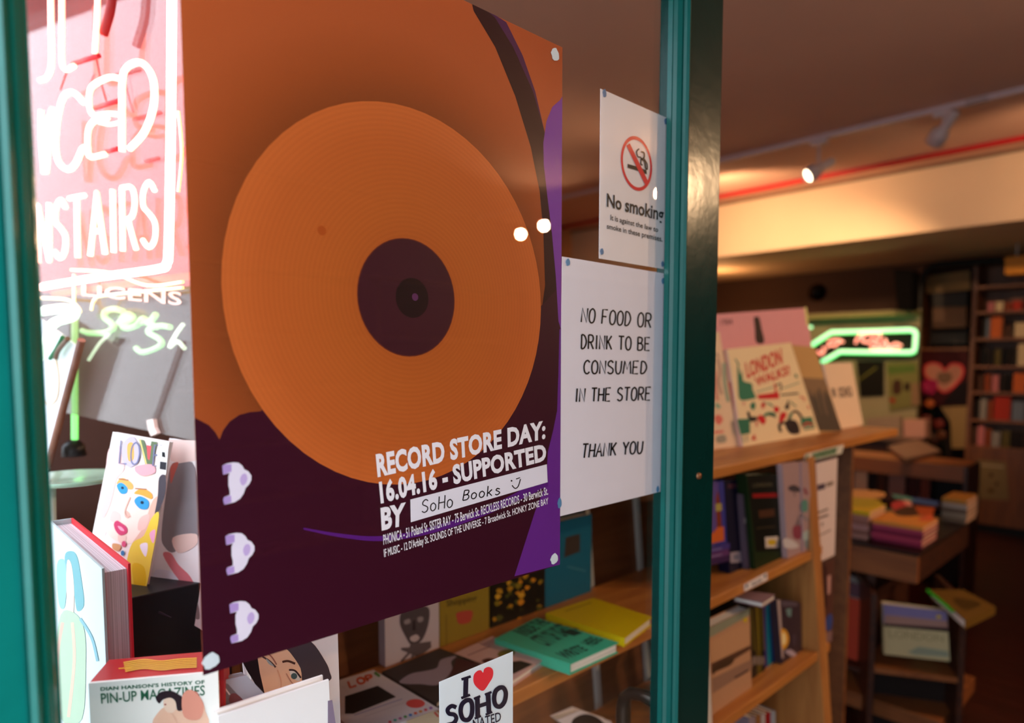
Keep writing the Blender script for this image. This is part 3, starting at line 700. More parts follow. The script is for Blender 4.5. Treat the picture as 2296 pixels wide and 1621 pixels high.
# --- books on the top board
z2 = lambda pts: [(1560 + x / 3.684, 640 + y / 3.684) for x, y in pts]
pl = LEAN((1668, 1001), (1836, 972), zt1, 12)
gr, rd, dk = '#2f7a62', '#cc1f2c', '#2a2026'
lw = [('c', z2([(345, 640), (385, 780), (460, 810), (470, 860), (495, 920), (480, 935), (370, 945), (350, 850)]), gr), ('p', z2([(365, 800), (380, 690), (392, 800)]), gr), ('p', z2([(318, 600), (335, 610), (362, 655), (350, 660)]), gr),
      ('t', 'LONDON', z2([(405, 640), (705, 515), (718, 650), (425, 770)]), rd, .03), ('t', 'WALKS!', z2([(478, 762), (768, 655), (778, 735), (505, 835)]), rd, .03),
      ('p', z2([(505, 905), (685, 880), (690, 935), (520, 940)]), rd), ('s', z2([(700, 905), (850, 890)]), 3.5, dk), ('s', z2([(500, 880), (640, 840)]), 3, '#9aa890'), ('s', z2([(720, 850), (860, 800)]), 3, '#9aa890'),
      ('S', z2([(650, 810), (660, 860), (655, 930)]), 4, rd), ('S', z2([(660, 830), (700, 810), (705, 860)]), 3, dk), ('p', z2([(690, 860), (705, 850), (705, 875)]), dk),
      ('c', z2([(450, 990), (480, 960), (495, 1000), (470, 1030)]), gr), ('c', z2([(540, 1000), (555, 960), (575, 975), (560, 1015)]), rd), ('c', z2([(650, 1000), (690, 1010), (680, 1050), (650, 1040)]), rd),
      ('p', z2([(735, 1010), (765, 940), (775, 1010), (755, 1030)]), dk), ('s', z2([(860, 920), (900, 930), (895, 955)]), 3, rd), ('s', z2([(600, 970), (640, 1000)]), 3, gr), ('s', z2([(780, 960), (830, 1000)]), 2.5, gr),
      ('S', z2([(560, 1090), (590, 1060), (640, 1060), (655, 1085)]), 6, gr), ('S', z2([(600, 1070), (640, 1075), (660, 1090)]), 3, dk),
      ('c', z2([(425, 1050), (445, 1045), (455, 1080), (500, 1085), (505, 1110), (450, 1125)]), dk), ('c', z2([(510, 1085), (545, 1070), (580, 1110), (560, 1150), (525, 1120)]), rd), ('s', z2([(500, 1120), (505, 1165)]), 3, rd),
      ('c', z2([(700, 1060), (735, 1045), (750, 1075), (710, 1130), (690, 1125)]), rd), ('S', z2([(770, 1110), (790, 1060), (830, 1040), (870, 1080), (880, 1110)]), 5, dk), ('p', z2([(775, 1060), (800, 1050), (790, 1100), (775, 1100)]), gr),
      ('c', z2([(760, 1110), (830, 1120), (860, 1190), (850, 1225), (780, 1220), (740, 1150)]), dk), ('S', z2([(705, 1210), (690, 1160), (720, 1135), (770, 1150), (780, 1210)]), 6, dk),
      ('p', z2([(870, 1095), (960, 1085), (985, 1180), (900, 1195), (870, 1150)]), gr), ('S', z2([(885, 1160), (920, 1135), (965, 1150)]), 4, rd), ('s', z2([(890, 1175), (970, 1165)]), 3, '#d8b8a8'),
      ('p', z2([(340, 1105), (445, 1100), (450, 1220), (370, 1235)]), gr), ('s', z2([(375, 1110), (400, 1225)]), 2, '#1f4a40'), ('s', z2([(410, 1105), (430, 1220)]), 2, '#1f4a40'),
      ('s', z2([(385, 1240), (395, 1300)]), 2.2, '#8a9a8a'), ('s', z2([(420, 1235), (425, 1290)]), 2.2, '#8a9a8a'), ('p', z2([(460, 1275), (485, 1225), (500, 1275)]), rd), ('s', z2([(825, 730), (835, 760)]), 4, gr),
      ('s', z2([(400, 960), (395, 990)]), 3, '#d88880'), ('s', z2([(560, 960), (600, 985)]), 2, '#88a89a'), ('s', z2([(930, 990), (935, 1020)]), 2.5, rd)]
book('cream London walks book with red title and green and red cartoon', [(1631, 783), (1773, 768), (1838, 972), (1667, 1002)], pl, .02, '#ecd8b4', lw, spinecol='#e8b8a4', art_name='cover_print')
# second copy behind to the left
pl2 = LEAN((1592, 1009), (1655, 1001), zt1, 10); pl2 = (pl2[0] - pl2[1] * .004, pl2[1])
lw2 = [('s', z2([(170, 560), (190, 590)]), 4, '#9a7a70'), ('S', z2([(180, 600), (200, 700), (190, 800), (215, 900)]), 7, '#b89888'), ('S', z2([(235, 640), (240, 800), (270, 960)]), 8, '#8fa08c'), ('S', z2([(160, 700), (165, 850), (180, 950)]), 6, '#cc8478'),
       ('c', z2([(160, 1080), (200, 1070), (225, 1110), (195, 1150), (165, 1130)]), '#d87068'), ('s', z2([(150, 1215), (230, 1205)]), 5, '#d86a68'), ('c', z2([(170, 1250), (240, 1235), (250, 1290), (180, 1300)]), '#9a9488'), ('s', z2([(165, 980), (200, 1010)]), 8, '#7aa890'), ('S', z2([(280, 800), (310, 950), (340, 1050)]), 8, '#b85a58')]
book('cream cartoon map book half hidden behind the green door frame on the top board', [(1575, 748), (1613, 744), (1656, 1002), (1570, 1012)], pl2, .02, '#e4c8ac', lw2, spine=None)
pl3 = LEAN((1645, 985), (1842, 962), zt1, 9)
book('large pink magazine with a dark stripe, standing behind the London walks book', [(1601, 705), (1809, 690), (1842, 960), (1648, 986)], (pl3[0] - pl3[1] * .0, pl3[1]), .012, '#dd9aa6',
     [('t', '1984', [(1615, 716), (1642, 714), (1643, 728), (1616, 730)], '#6a3a48', .01), ('c', z2([(480, 270), (500, 258), (525, 268), (545, 360), (565, 470), (500, 470), (488, 360)]), '#2a0c10'), ('s', z2([(905, 180), (925, 330)]), 5, '#d8d888')], name='magazine', cat='magazine')
pl4 = LEAN((1837, 972), (1888, 968), zt1, 15); pl4 = (pl4[0] - pl4[1] * .012, pl4[1])
bw = ['#4a3424', '#3c281c', '#5a4030', '#2c1a12']
ph = [('p', z2([(850, 760), (1065, 770), (1210, 1205), (1020, 1205)]), '#7a5838'), ('p', z2([(900, 960), (1120, 960), (1205, 1200), (1025, 1200)]), '#3c281c')]
for k in range(9):
    x = 880 + k * 26; ph.append(('c', z2([(x, 870 + (k * 37) % 60), (x + 18, 860 + (k * 37) % 60), (x + 70, 1050), (x + 40, 1060)]), bw[k % 4]))
book('sepia photo card of a crowd propped between the London books and the white card', z2([(790, 490), (985, 510), (1212, 1212), (1022, 1218)]), pl4, .004, '#b98c50', ph, spine=None, name='photo_card', cat='card', inset=.0005, ct=.001)
pl5 = LEAN((1880, 965), (1936, 952), zt1, 12)
book('white card with grey lettering, last on the right end of the top board', z2([(1050, 642), (1288, 638), (1385, 1152), (1180, 1190)]), pl5, .005, '#ecd2bc',
     [('t', 'I', z2([(1120, 850), (1145, 848), (1160, 920), (1135, 922)]), '#6a5850', .02), ('t', 'SOHO', z2([(1175, 842), (1280, 830), (1298, 918), (1188, 928)]), '#6a5850', .04)], spine=None, name='greeting_card', cat='card', inset=.0005, ct=.001)

# --- middle shelf, seen through the open doorway
def up(bl, br, z, deg=5, back=0):
    p = LEAN(bl, br, z, deg); return p
book('blue night photograph guidebook with an orange lit tower, beside the door frame', z3([(110, 395), (298, 370), (335, 1045), (70, 1075)]), PY(.80), .02, '#3a3a8c',
     [('p', z3([(130, 400), (240, 385), (245, 900), (120, 920)]), '#5c4a90'), ('p', z3([(215, 560), (235, 470), (255, 560), (290, 1000), (230, 1010)]), '#7a3420'), ('p', z3([(210, 620), (275, 610), (280, 690), (215, 700)]), '#a89a50'),
      ('p', z3([(115, 880), (160, 860), (180, 940), (230, 870), (300, 860), (305, 1010), (110, 1060)]), '#c8602c')])
REST[0] = None
for k in range(3):
    y = 1075 + k * 66
    q_ = z3([(95, y + 20), (365 if k == 0 else 350, y - 40), (365, y + 20), (95, y + 84)])
    spinebook('%s book lying flat, %s of the stack under the blue night guidebook' % (('violet blue', 'purple', 'dark purple')[k], ('top', 'middle', 'bottom')[k]), q_, PY(.795), .1, ('#43367e', '#5c3468', '#3c2450')[k],
              [('s', z3([(110, y + 55), (280, y + 18)]), 2, '#8a7aa8')] if k < 2 else [])
REST[0] = zt2 + .001
book('dark navy upright book with a white barcode label near its foot', z3([(305, 372), (520, 350), (565, 1262), (365, 1290)]), PY(.80), .03, '#15132c',
     [('p', z3([(340, 410), (520, 395), (522, 440), (345, 455)]), '#4a2838'), ('p', z3([(370, 1140), (480, 1125), (492, 1240), (372, 1250)]), '#9a90a0'), ('p', z3([(400, 1160), (460, 1155), (462, 1215), (402, 1220)]), '#6a6a80')])
book('thin book with red and yellow picture squares next to the dark green guide', z3([(498, 520), (615, 500), (655, 1150), (560, 1230)]), PY(.785), .015, '#5a4a58',
     [('p', z3([(535, 515), (600, 505), (605, 590), (540, 600)]), '#8a8494'), ('p', z3([(550, 600), (600, 590), (602, 640), (553, 650)]), '#c8a030'), ('p', z3([(555, 660), (600, 655), (605, 740), (560, 745)]), '#7a2030'), ('p', z3([(510, 770), (600, 765), (602, 810), (514, 830)]), '#8c8088'), ('p', z3([(565, 880), (630, 870), (640, 980), (575, 990)]), '#a02024'), ('p', z3([(590, 1060), (645, 1060), (640, 1130), (600, 1140)]), '#a07858')])
book('dark green guidebook with a red band and a yellow sticker', z3([(545, 312), (918, 298), (985, 1128), (640, 1138)]), PY(.772), .03, '#1c2a14',
     [('p', z3([(550, 320), (850, 305), (900, 1120), (645, 1130)]), '#0f0f0c'), ('p', z3([(605, 510), (935, 500), (938, 545), (612, 555)]), '#8a1418'), ('t', 'LONDON', z3([(610, 400), (815, 390), (815, 430), (612, 440)]), '#5a5440', .01),
      ('p', z3([(670, 690), (840, 670), (845, 750), (680, 770)]), '#4a2c1c'), ('p', z3([(740, 975), (880, 965), (885, 1085), (748, 1090)]), '#c8bcb4'), ('e', 1560 + 815 / 4.768, 1000 + 1030 / 4.768, 10, 7, 0, '#c8a828'), ('s', z3([(650, 880), (850, 860)]), 3, '#3a3020')])
mapc = '#a88a8c'
for k, (q_, lab) in enumerate(((z3([(925, 200), (1130, 170), (1180, 1140), (985, 1110)]), 'pale pink illustrated map book with a red and grey collage, behind the green guide'), (z3([(1128, 180), (1200, 165), (1272, 1135), (1150, 1140)]), 'narrow pale book with teal and red collage against the oak upright'))):
    art = [('c', z3([(990, 440), (1050, 415), (1110, 450), (1105, 490), (1010, 480)]), '#4a4048'), ('s', z3([(1050, 480), (1060, 540)]), 2, '#5a5058'), ('c', z3([(1040, 870), (1110, 840), (1150, 880), (1120, 990), (1050, 980)]), '#8a4050'), ('c', z3([(940, 990), (1040, 1010), (1100, 1080), (960, 1090)]), '#c8c0c4'), ('p', z3([(1060, 850), (1100, 740), (1120, 850)]), '#7a6870')] if k == 0 else \
          [('c', z3([(1135, 590), (1190, 580), (1195, 690), (1140, 700)]), '#5a8a80'), ('c', z3([(1150, 930), (1220, 900), (1240, 1000), (1160, 1010)]), '#a8b8b8'), ('s', z3([(1160, 450), (1190, 520)]), 6, '#8a4858'), ('c', z3([(1170, 1010), (1240, 1010), (1250, 1090), (1180, 1090)]), '#7a8a90'), ('s', z3([(1225, 700), (1265, 1120)]), 4, '#b8605a'), ('s', z3([(1130, 730), (1200, 800)]), 6, '#8a8088')]
    book(lab, q_, PY(.757 - .004 * k), .015, mapc, art)
# --- lower shelf
REST[0] = zt3 + .001
P3 = PY(front(zt3) + .03)
book('white stapled booklets standing at the near end of the lower shelf', z4([(75, 495), (135, 505), (190, 1470), (25, 1545)]), PY(front(zt3) + .012), .02, '#cfc8c0', [('s', z4([(100, 510), (110, 1480)]), 2, '#9a9088'), ('s', z4([(60, 1200), (75, 1520)]), 2, '#a89a88')], spine=None, name='booklet', cat='booklet')
book('face out watercolour city view book leaning on the lower shelf', z4([(145, 545), (608, 320), (640, 1010), (190, 1300)]), P3, .03, '#b98a68',
     [('p', z4([(145, 545), (608, 320), (610, 400), (150, 660)]), '#8a8a74'), ('p', z4([(160, 700), (420, 560), (615, 470), (620, 740), (170, 950)]), '#c0906a'), ('p', z4([(175, 950), (615, 740), (618, 790), (180, 1060)]), '#5a3c2c'), ('c', z4([(190, 1000), (300, 920), (430, 880), (400, 960), (230, 1040), (200, 1080)]), '#4a3424'),
      ('p', z4([(185, 1120), (630, 900), (640, 1000), (190, 1290)]), '#94705c'), ('e', 1560 + 562 / 5.05, 1300 + 455 / 5.05, 4.5, 5.5, 0, '#c8a818'), ('s', z4([(440, 1110), (500, 1080), (600, 1020)]), 4, '#2c2028')], inset=.002)
for k, (xa, xb, ya, yb, xc, xd, col) in enumerate(((605, 668, 262, 1005, 640, 700, '#2c2016'), (668, 722, 250, 985, 700, 748, '#5a4a14'), (720, 760, 245, 975, 748, 785, '#201c10'))):
    spinebook('%s spine in the row right of the watercolour book' % ('brown black', 'dark mustard', 'near black')[k], z4([(xa, ya), (xb, ya - 10), (xd, yb - 15), (xc, yb)]), PY(front(zt3) + .05), .14, col,
              [('s', z4([(xa + 25, 330), (xc + 25, 800)]), 2, '#7a6a20'), ('p', z4([(xc - 2, 870), (xd - 8, 865), (xd - 8, 950), (xc + 2, 970)]), '#7a6a64')])
for k, (xa, xb, xc, xd, col) in enumerate(((755, 790, 790, 815, '#3a2a6a'), (790, 830, 812, 865, '#14768c'), (830, 868, 865, 905, '#1c3a80'), (868, 920, 900, 965, '#14809a'))):
    spinebook(('violet', 'turquoise', 'royal blue', 'bright turquoise')[k] + ' thin spine on the lower shelf', z4([(xa, 228), (xb, 210), (xd, 935), (xc, 955)]), PY(front(zt3) + .055), .14, col)
book('dark photo book with a glowing yellow figure, at the end of the lower shelf', z4([(915, 222), (1190, 260), (1200, 880), (975, 890)]), PY(front(zt3) + .035), .02, '#3c2c34',
     [('p', z4([(920, 225), (955, 228), (995, 885), (975, 890)]), '#b09a98'), ('c', z4([(965, 560), (1020, 570), (1055, 650), (1040, 740), (990, 790), (970, 700)]), '#d89a30'), ('c', z4([(980, 600), (1015, 620), (1020, 700), (985, 740)]), '#f0dca0'), ('p', z4([(1020, 330), (1085, 320), (1080, 420), (1040, 410)]), '#6a8484'), ('p', z4([(960, 235), (1150, 250), (1150, 300), (980, 300)]), '#5a4c58'),
      ('c', z4([(1010, 810), (1080, 790), (1150, 850), (1140, 885), (1070, 860)]), '#a898a8'), ('p', z4([(1095, 620), (1135, 620), (1130, 740), (1100, 740)]), '#4a3c48')])
book('grey covered book lying across the tops of the lower shelf books', [hit(*p_, PZ(zt3 + .235)) for p_ in z4([(430, 190), (560, 120), (900, 165), (760, 260)])], PZ(zt3 + .235), .012, '#8a6a6c', spine=None)
# bottom shelf
REST[0] = .361
for k, (xa, xb, col) in enumerate(((600, 680, '#8a7a84'), (690, 740, '#8c5a2c'), (745, 790, '#a8a0a0'), (790, 850, '#8a1418'), (850, 905, '#8a94a4'))):
    spinebook(('grey', 'brown', 'pale grey', 'red', 'blue grey')[k] + ' book spine on the lowest shelf in view, under the oak shelf front', z4([(xa, 1560 - k * 15), (xb - 4, 1545 - k * 15), (xb - 2, 2700), (xa + 4, 2720)]), PY(front(.5) + .05), .14, col)

# --- middle shelf, seen through the door glass
REST[0] = None
z5 = lambda pts: [(760 + x / 4.37, 1250 + y / 4.37) for x, y in pts]
z6 = lambda pts: [(1140 + x / 2.995, 1080 + y / 2.995) for x, y in pts]
def flat(label, q_, th, z0, col, art=(), spine='l', **k):
    P = PZ(z0 + th); return book(label, q_, P, th, col, art, spine=spine, **k)
YB = PY(.955)
def stand(label, xl, xr, yref, ytop, th, col, art, Y=YB, **k):
    a = hit(xl, yref, Y); b = hit(xr, yref, Y); zt = hit((xl + xr) / 2, ytop, Y).z
    q_ = [V((a.x, Y[0].y, zt)), V((b.x, Y[0].y, zt)), V((b.x, Y[0].y, zt2 + .001)), V((a.x, Y[0].y, zt2 + .001))]
    return book(label, q_, Y, th, col, art, **k)
G1 = '#4c4448'
face_art = [('c', z5([(600, 560), (640, 500), (760, 470), (860, 480), (890, 540), (870, 680), (820, 800), (760, 850), (700, 850), (650, 770), (600, 660)]), G1), ('c', z5([(700, 780), (760, 755), (790, 790), (750, 825), (705, 815)]), '#b8a8ac'),
            ('c', z5([(640, 620), (690, 600), (700, 640), (650, 655)]), '#8a8084'), ('c', z5([(770, 590), (820, 580), (825, 620), (780, 635)]), '#8a8084'), ('p', z5([(725, 620), (745, 610), (750, 710), (720, 715)]), '#2c2428'),
            ('p', z5([(700, 850), (900, 820), (905, 880), (830, 940), (760, 970), (690, 940), (610, 905), (610, 885), (690, 880)]), '#5a5054'), ('s', z5([(700, 920), (610, 1020)]), 5, '#5a5054'), ('s', z5([(740, 930), (700, 1010)]), 4, '#5a5054')]
stand('white book with a dark drawn face and hand, standing left of the gold book', 864, 985, 1477, 1290, .02, '#b8acb2', face_art)
stand('gold covered shopping guide with a small red emblem', 987, 1097, 1440, 1290, .025, '#8a7426',
      [('t', 'Shopping', z5([(1050, 420), (1350, 365), (1350, 440), (1060, 500)]), '#4a3c1c', .02), ('c', z5([(1160, 540), (1300, 520), (1300, 600), (1270, 640), (1180, 650), (1155, 600)]), '#a84438'), ('s', z5([(1050, 560), (1055, 880)]), 1.5, '#6a5620')], spinecol='#b89a3c')
fa = []
for k in range(46):
    x, y = random.uniform(1107, 1215), random.uniform(1290, 1402); r = random.uniform(2.5, 8)
    fa.append(('c', [(x - r, y), (x - r * .2, y - r * .8), (x + r, y - r * .3), (x + r * .5, y + r * .5), (x - r * .3, y + r)], random.choice(['#c8962a', '#a87a1c', '#7a6a1c', '#4a4a1c', '#c88420', '#2c2c14'])))
stand('black book scattered with yellow flowers, between the gold and blue books', 1101, 1222, 1385, 1262, .02, '#14120e', fa)
stand('teal blue hardback standing behind the flat yellow book', 1222, 1325, 1370, 1165, .03, '#14607c',
      [('p', z6([(385, 375), (480, 350), (480, 470), (375, 510)]), '#3c3430'), ('t', 'Ideas', z6([(380, 790), (480, 790), (480, 815), (380, 815)]), '#5a8a98', .01), ('s', z6([(395, 570), (520, 600)]), 3, '#3c7a90')], spinecol='#0e4c64')
flat('pale pink book lying flat with a black square and olive oval', z5([(1130, 940), (1500, 770), (2010, 990), (1660, 1225)]), .012, zt2, '#cfa8a0',
     [('e', 760 + 1640 / 4.37, 1250 + 940 / 4.37, 20, 9, -8, '#7a6a20'), ('p', z5([(1700, 1020), (1780, 1010), (1900, 1045), (1710, 1140), (1640, 1080)]), '#1c1412'), ('c', z5([(1400, 1010), (1460, 985), (1540, 1000), (1520, 1050), (1440, 1040)]), '#4c1c1c'), ('s', z5([(1260, 960), (1480, 870)]), 2, '#8a6a68')])
ga = [('s', z6([(60 + 25 * k + 150, 935 + 16 * k), (60 + 25 * k + 10, 985 + 18 * k)]), 2, '#1f5c48') for k in range(4)]
ga = [('t', s_, z6(q_), '#174a3c', .03) for s_, q_ in (('INSIDE THE', [(20, 1000), (190, 920), (290, 945), (130, 1040)]), ('CITY OF LIGHTS', [(130, 1050), (330, 950), (480, 990), (270, 1110)]), ('WRITE', [(310, 1150), (470, 1095), (540, 1130), (395, 1195)]), ('HERE', [(480, 1080), (550, 1040), (640, 1060), (570, 1105)]))]
flat('mint green book lying flat with bold black lettering', [(1109, 1432), (1203, 1385), (1386, 1440), (1278, 1488)], .020, zt2 + .002, '#3cb08c', ga + [('p', z6([(350, 1010), (420, 990), (500, 1015), (440, 1035)]), '#14382c')])
flat('bright yellow book lying flat beside the door frame', [(1223, 1374), (1330, 1340), (1462, 1383), (1400, 1430)], .018, zt2 + .001, '#d0b40c', [('s', z6([(380, 870), (560, 810)]), 3, '#a89010')], spinecol='#e0c810')
flat('dark book lying flat with a pale swooping arm shape', z5([(420, 1118), (990, 888), (1400, 1040), (950, 1425)]), .012, zt2, '#3a3230',
     [('c', z5([(590, 1220), (700, 1140), (850, 1110), (960, 1080), (1000, 1000), (1150, 965), (1100, 1020), (1110, 1090), (1060, 1170), (960, 1250), (800, 1240), (680, 1240)]), '#9a8c98'), ('p', z5([(1150, 990), (1390, 1040), (1100, 1160), (1070, 1160), (1120, 1080)]), '#4a2428')])
la = [('k', 'LOP', z5([(85, 1215), (315, 1145), (350, 1190), (110, 1275)]), 5, '#c8542c'), ('s', z5([(350, 1125), (400, 1165)]), 6, '#5a8a3c'), ('p', z5([(60, 1360), (380, 1255), (560, 1365), (140, 1530), (60, 1530)]), '#22201e'), ('e', 760 + 750 / 4.37, 1250 + 1430 / 4.37, 21, 10, 0, '#d8504c'),
      ('s', z5([(150, 1545), (620, 1385)]), 1.6, '#8a8ab8'), ('s', z5([(250, 1560), (640, 1420)]), 1.2, '#b8b0b8')]
for k, c_ in enumerate(('#c84858', '#4aa08c', '#b86a9a', '#5a9a50', '#4a7ab8', '#d8603c', '#c8843c', '#c85060', '#8a5aa0')): la.append(('e', 760 + (500 + k * 50) / 4.37, 1250 + (1610 - k * 17) / 4.37, 4, 3, 0, c_))
flat('white activity book lying flat with rainbow lettering and a black panel', z5([(-300, 1290), (340, 1100), (980, 1480), (200, 1760)]), .014, zt2 - .0, '#cfc8cc', la)
flat('cream booklet lying flat under the heart sticker', z5([(660, 1600), (930, 1500), (1060, 1560), (800, 1720)]), .02, zt2 + .001, '#cfc0a0', [('s', z5([(935, 1515), (975, 1560)]), 5, '#c85a4c')], spine=None, name='booklet', cat='booklet')
# lowest shelf through the glass
book('white and black book propped on the shelf below the mint green book', z6([(330, 1600), (480, 1535), (690, 1610), (760, 1900)]), PY(.80), .02, '#cfc4c4', [('c', z6([(430, 1600), (520, 1560), (620, 1600), (680, 1700), (560, 1750), (440, 1680)]), '#1a1418')], spine=None)

# ------------------------------------------------------------------ window display on the street side
DZ = 1.04
b_ = MB(); b_.box((-.06, 2.56, 0), (1.0, 2.6, CEIL - .01), mat('#4a302a', .7, noise=.15, scale=4)); tag(b_.build('display_partition'), 'dark brown partition closing the back of the street window display', 'partition')
disp = empty('display_plinth', (0, .6, 0), 'low pale platform inside the street window under the neon signs', 'platform')
m = MB(); m.box((-.05, .60, DZ - .03), (.36, 2.5, DZ), mat('#cfc6bc', .5)); m.build('platform_top', disp)
m = MB(); m.box((-.03, .62, 0), (.34, 2.48, DZ - .03), mat('#5a4a40', .6)); m.build('platform_body', disp)
z7 = lambda pts: [(80 + x / 2.3125, 920 + y / 2.3125) for x, y in pts]
# thick art book
a = at(228, 1275, .62); zt_ = a.z
bx0, bx1 = a.x, a.x + .024
by0 = a.y; by1 = hit(112, 1190, PX(bx0)).y
q_ = [V((bx0, by1, zt_)), V((bx0, by0, zt_)), V((bx0, by0, DZ + .001)), V((bx0, by1, DZ + .001))]
pb = PX(bx0)
book('thick hardback art book with pale aqua painted cover', q_, pb, .024, '#c4d8da',
     [('c', z7([(150, 760), (180, 730), (215, 760), (240, 900), (250, 1010), (215, 1040), (200, 960), (170, 900)]), '#6aa4ac'), ('c', z7([(110, 800), (150, 780), (160, 900), (150, 1020), (120, 1000)]), '#88b8bc'), ('c', z7([(160, 800), (185, 800), (200, 950), (190, 1100), (165, 1080)]), '#e0c4b4'),
      ('c', z7([(130, 1060), (200, 1050), (250, 1130), (260, 1300), (240, 1600), (130, 1600), (100, 1300)]), '#a4bca4'), ('S', z7([(140, 1100), (110, 1300), (120, 1580)]), 7, '#cfa898'), ('S', z7([(190, 1100), (200, 1300), (170, 1590)]), 7, '#d4b4a0'), ('S', z7([(230, 1080), (290, 1180), (320, 1300)]), 6, '#7cacb8')],
     spine='l', back='#d8323c', inset=.006, page='#e8e2ea')
# slipcase
PF = VPL(198, 1527, .55, 8200)
A_, B_ = hit(198, 1527, PF), hit(489, 1512, PF); zs = (A_.z + B_.z) / 2
for p_ in (A_, B_): p_.z = zs
Q_ = [A_, B_, V((B_.x, B_.y, DZ + .001)), V((A_.x, A_.y, DZ + .001))]
nb = PF[1]
slip = empty('boxed_book_set', Q_[3], 'thick red topped book set with cream front titled in green', 'book set')
m = MB(); m.prism(Q_, -nb * .003, pmat('#fffaf2')); m.build('front_board', slip)
m = MB(); m.prism([p_ - nb * .003 for p_ in Q_], -nb * .042, mat('#c22a2e', .4)); m.build('case', slip)
PTOP = PZ(zs)
draw('lid_print', slip, PTOP, [('s', z7([(430, 1338), (500, 1335)]), 2.4, '#f0a83c')] + [('S', z7([(455 + 2 * k, 1308 + 9 * k), (560, 1292 + 9 * k), (650, 1300 + 9 * k), (740, 1290 + 9 * k), (835, 1285 + 9 * k)]), 2.6, '#f4b84a') for k in range(6)], step=.0001)
gn = '#2a6a4c'; zz = z7
draw('front_print', slip, PF, [('t', "DIAN HANSON'S HISTORY OF", zz([(335, 1435), (875, 1398), (877, 1418), (336, 1455)]), gn, .03, 1.05), ('t', 'PIN-UP MAGAZINES', zz([(336, 1468), (877, 1425), (877, 1478), (340, 1522)]), gn, .01),
     ('c', zz([(640, 1560), (700, 1530), (760, 1560), (850, 1500), (880, 1560), (880, 1640), (620, 1640)]), '#f4c4a8'), ('c', zz([(800, 1470), (835, 1460), (860, 1520), (840, 1560), (790, 1560)]), '#d88474'), ('c', zz([(665, 1500), (700, 1490), (730, 1520), (720, 1560), (690, 1570), (665, 1540)]), '#f6d4bc'),
     ('c', zz([(622, 1490), (650, 1460), (700, 1455), (735, 1470), (770, 1500), (765, 1550), (735, 1555), (725, 1510), (700, 1490), (660, 1500), (640, 1520)]), '#2c1c24'), ('e', *zz([(672, 1525)])[0], 2.5, 1.6, 0, '#a82c30'), ('c', zz([(760, 1480), (810, 1450), (870, 1520), (850, 1600), (770, 1590)]), '#e89a84'), ('c', zz([(640, 1590), (700, 1570), (730, 1640), (630, 1650)]), '#f2c0a4')], step=.00006)
book('thin dark red hardback standing right beside the cream boxed set', [(490, 1499), (502, 1497), (500, 1720), (490, 1722)], VPL(490, 1499, .575, 2750), .03, '#8a1c20', spine=None)
# black box
kb = VPL(296, 1470, .80, 2750); Pk = [hit(294, 1500, kb), hit(520, 1470, kb)]
zk = 1.218
m = MB(); m.prism([V((Pk[0].x, Pk[0].y, DZ)), V((Pk[1].x, Pk[1].y, DZ)), V((Pk[1].x, Pk[1].y, zk)), V((Pk[0].x, Pk[0].y, zk))], (0, .2, 0), mat('#14161c', .4))
tag(m.build('display_box', bevel=.002), 'black display box behind the thick book with magazines propped on it', 'box')
jar = glass_mat('tumbler_glass', (.92, .96, .95), .06)
# green tinted round glass stand
gc = at(160, 1078, .95)
gs = empty('cake_stand', V((gc.x, gc.y, DZ)), 'round green tinted glass stand behind the thick art book', 'stand')
m = MB(); m.lathe((gc.x, gc.y, gc.z), (0, 0, 1), [(0, 0), (.06, 0), (.066, .003), (.066, .007), (.06, .006), (0, .004)], mat('#9fc0a8', .15, noise=.1), 32); m.build('plate', gs)
m = MB(); m.tube([(gc.x - .03, gc.y, DZ), (gc.x - .03, gc.y, DZ + .12), (gc.x - .03, gc.y, gc.z)], [.012, .007, .012], mat('#d8dcd8', .2), 12); m.build('stem', gs)
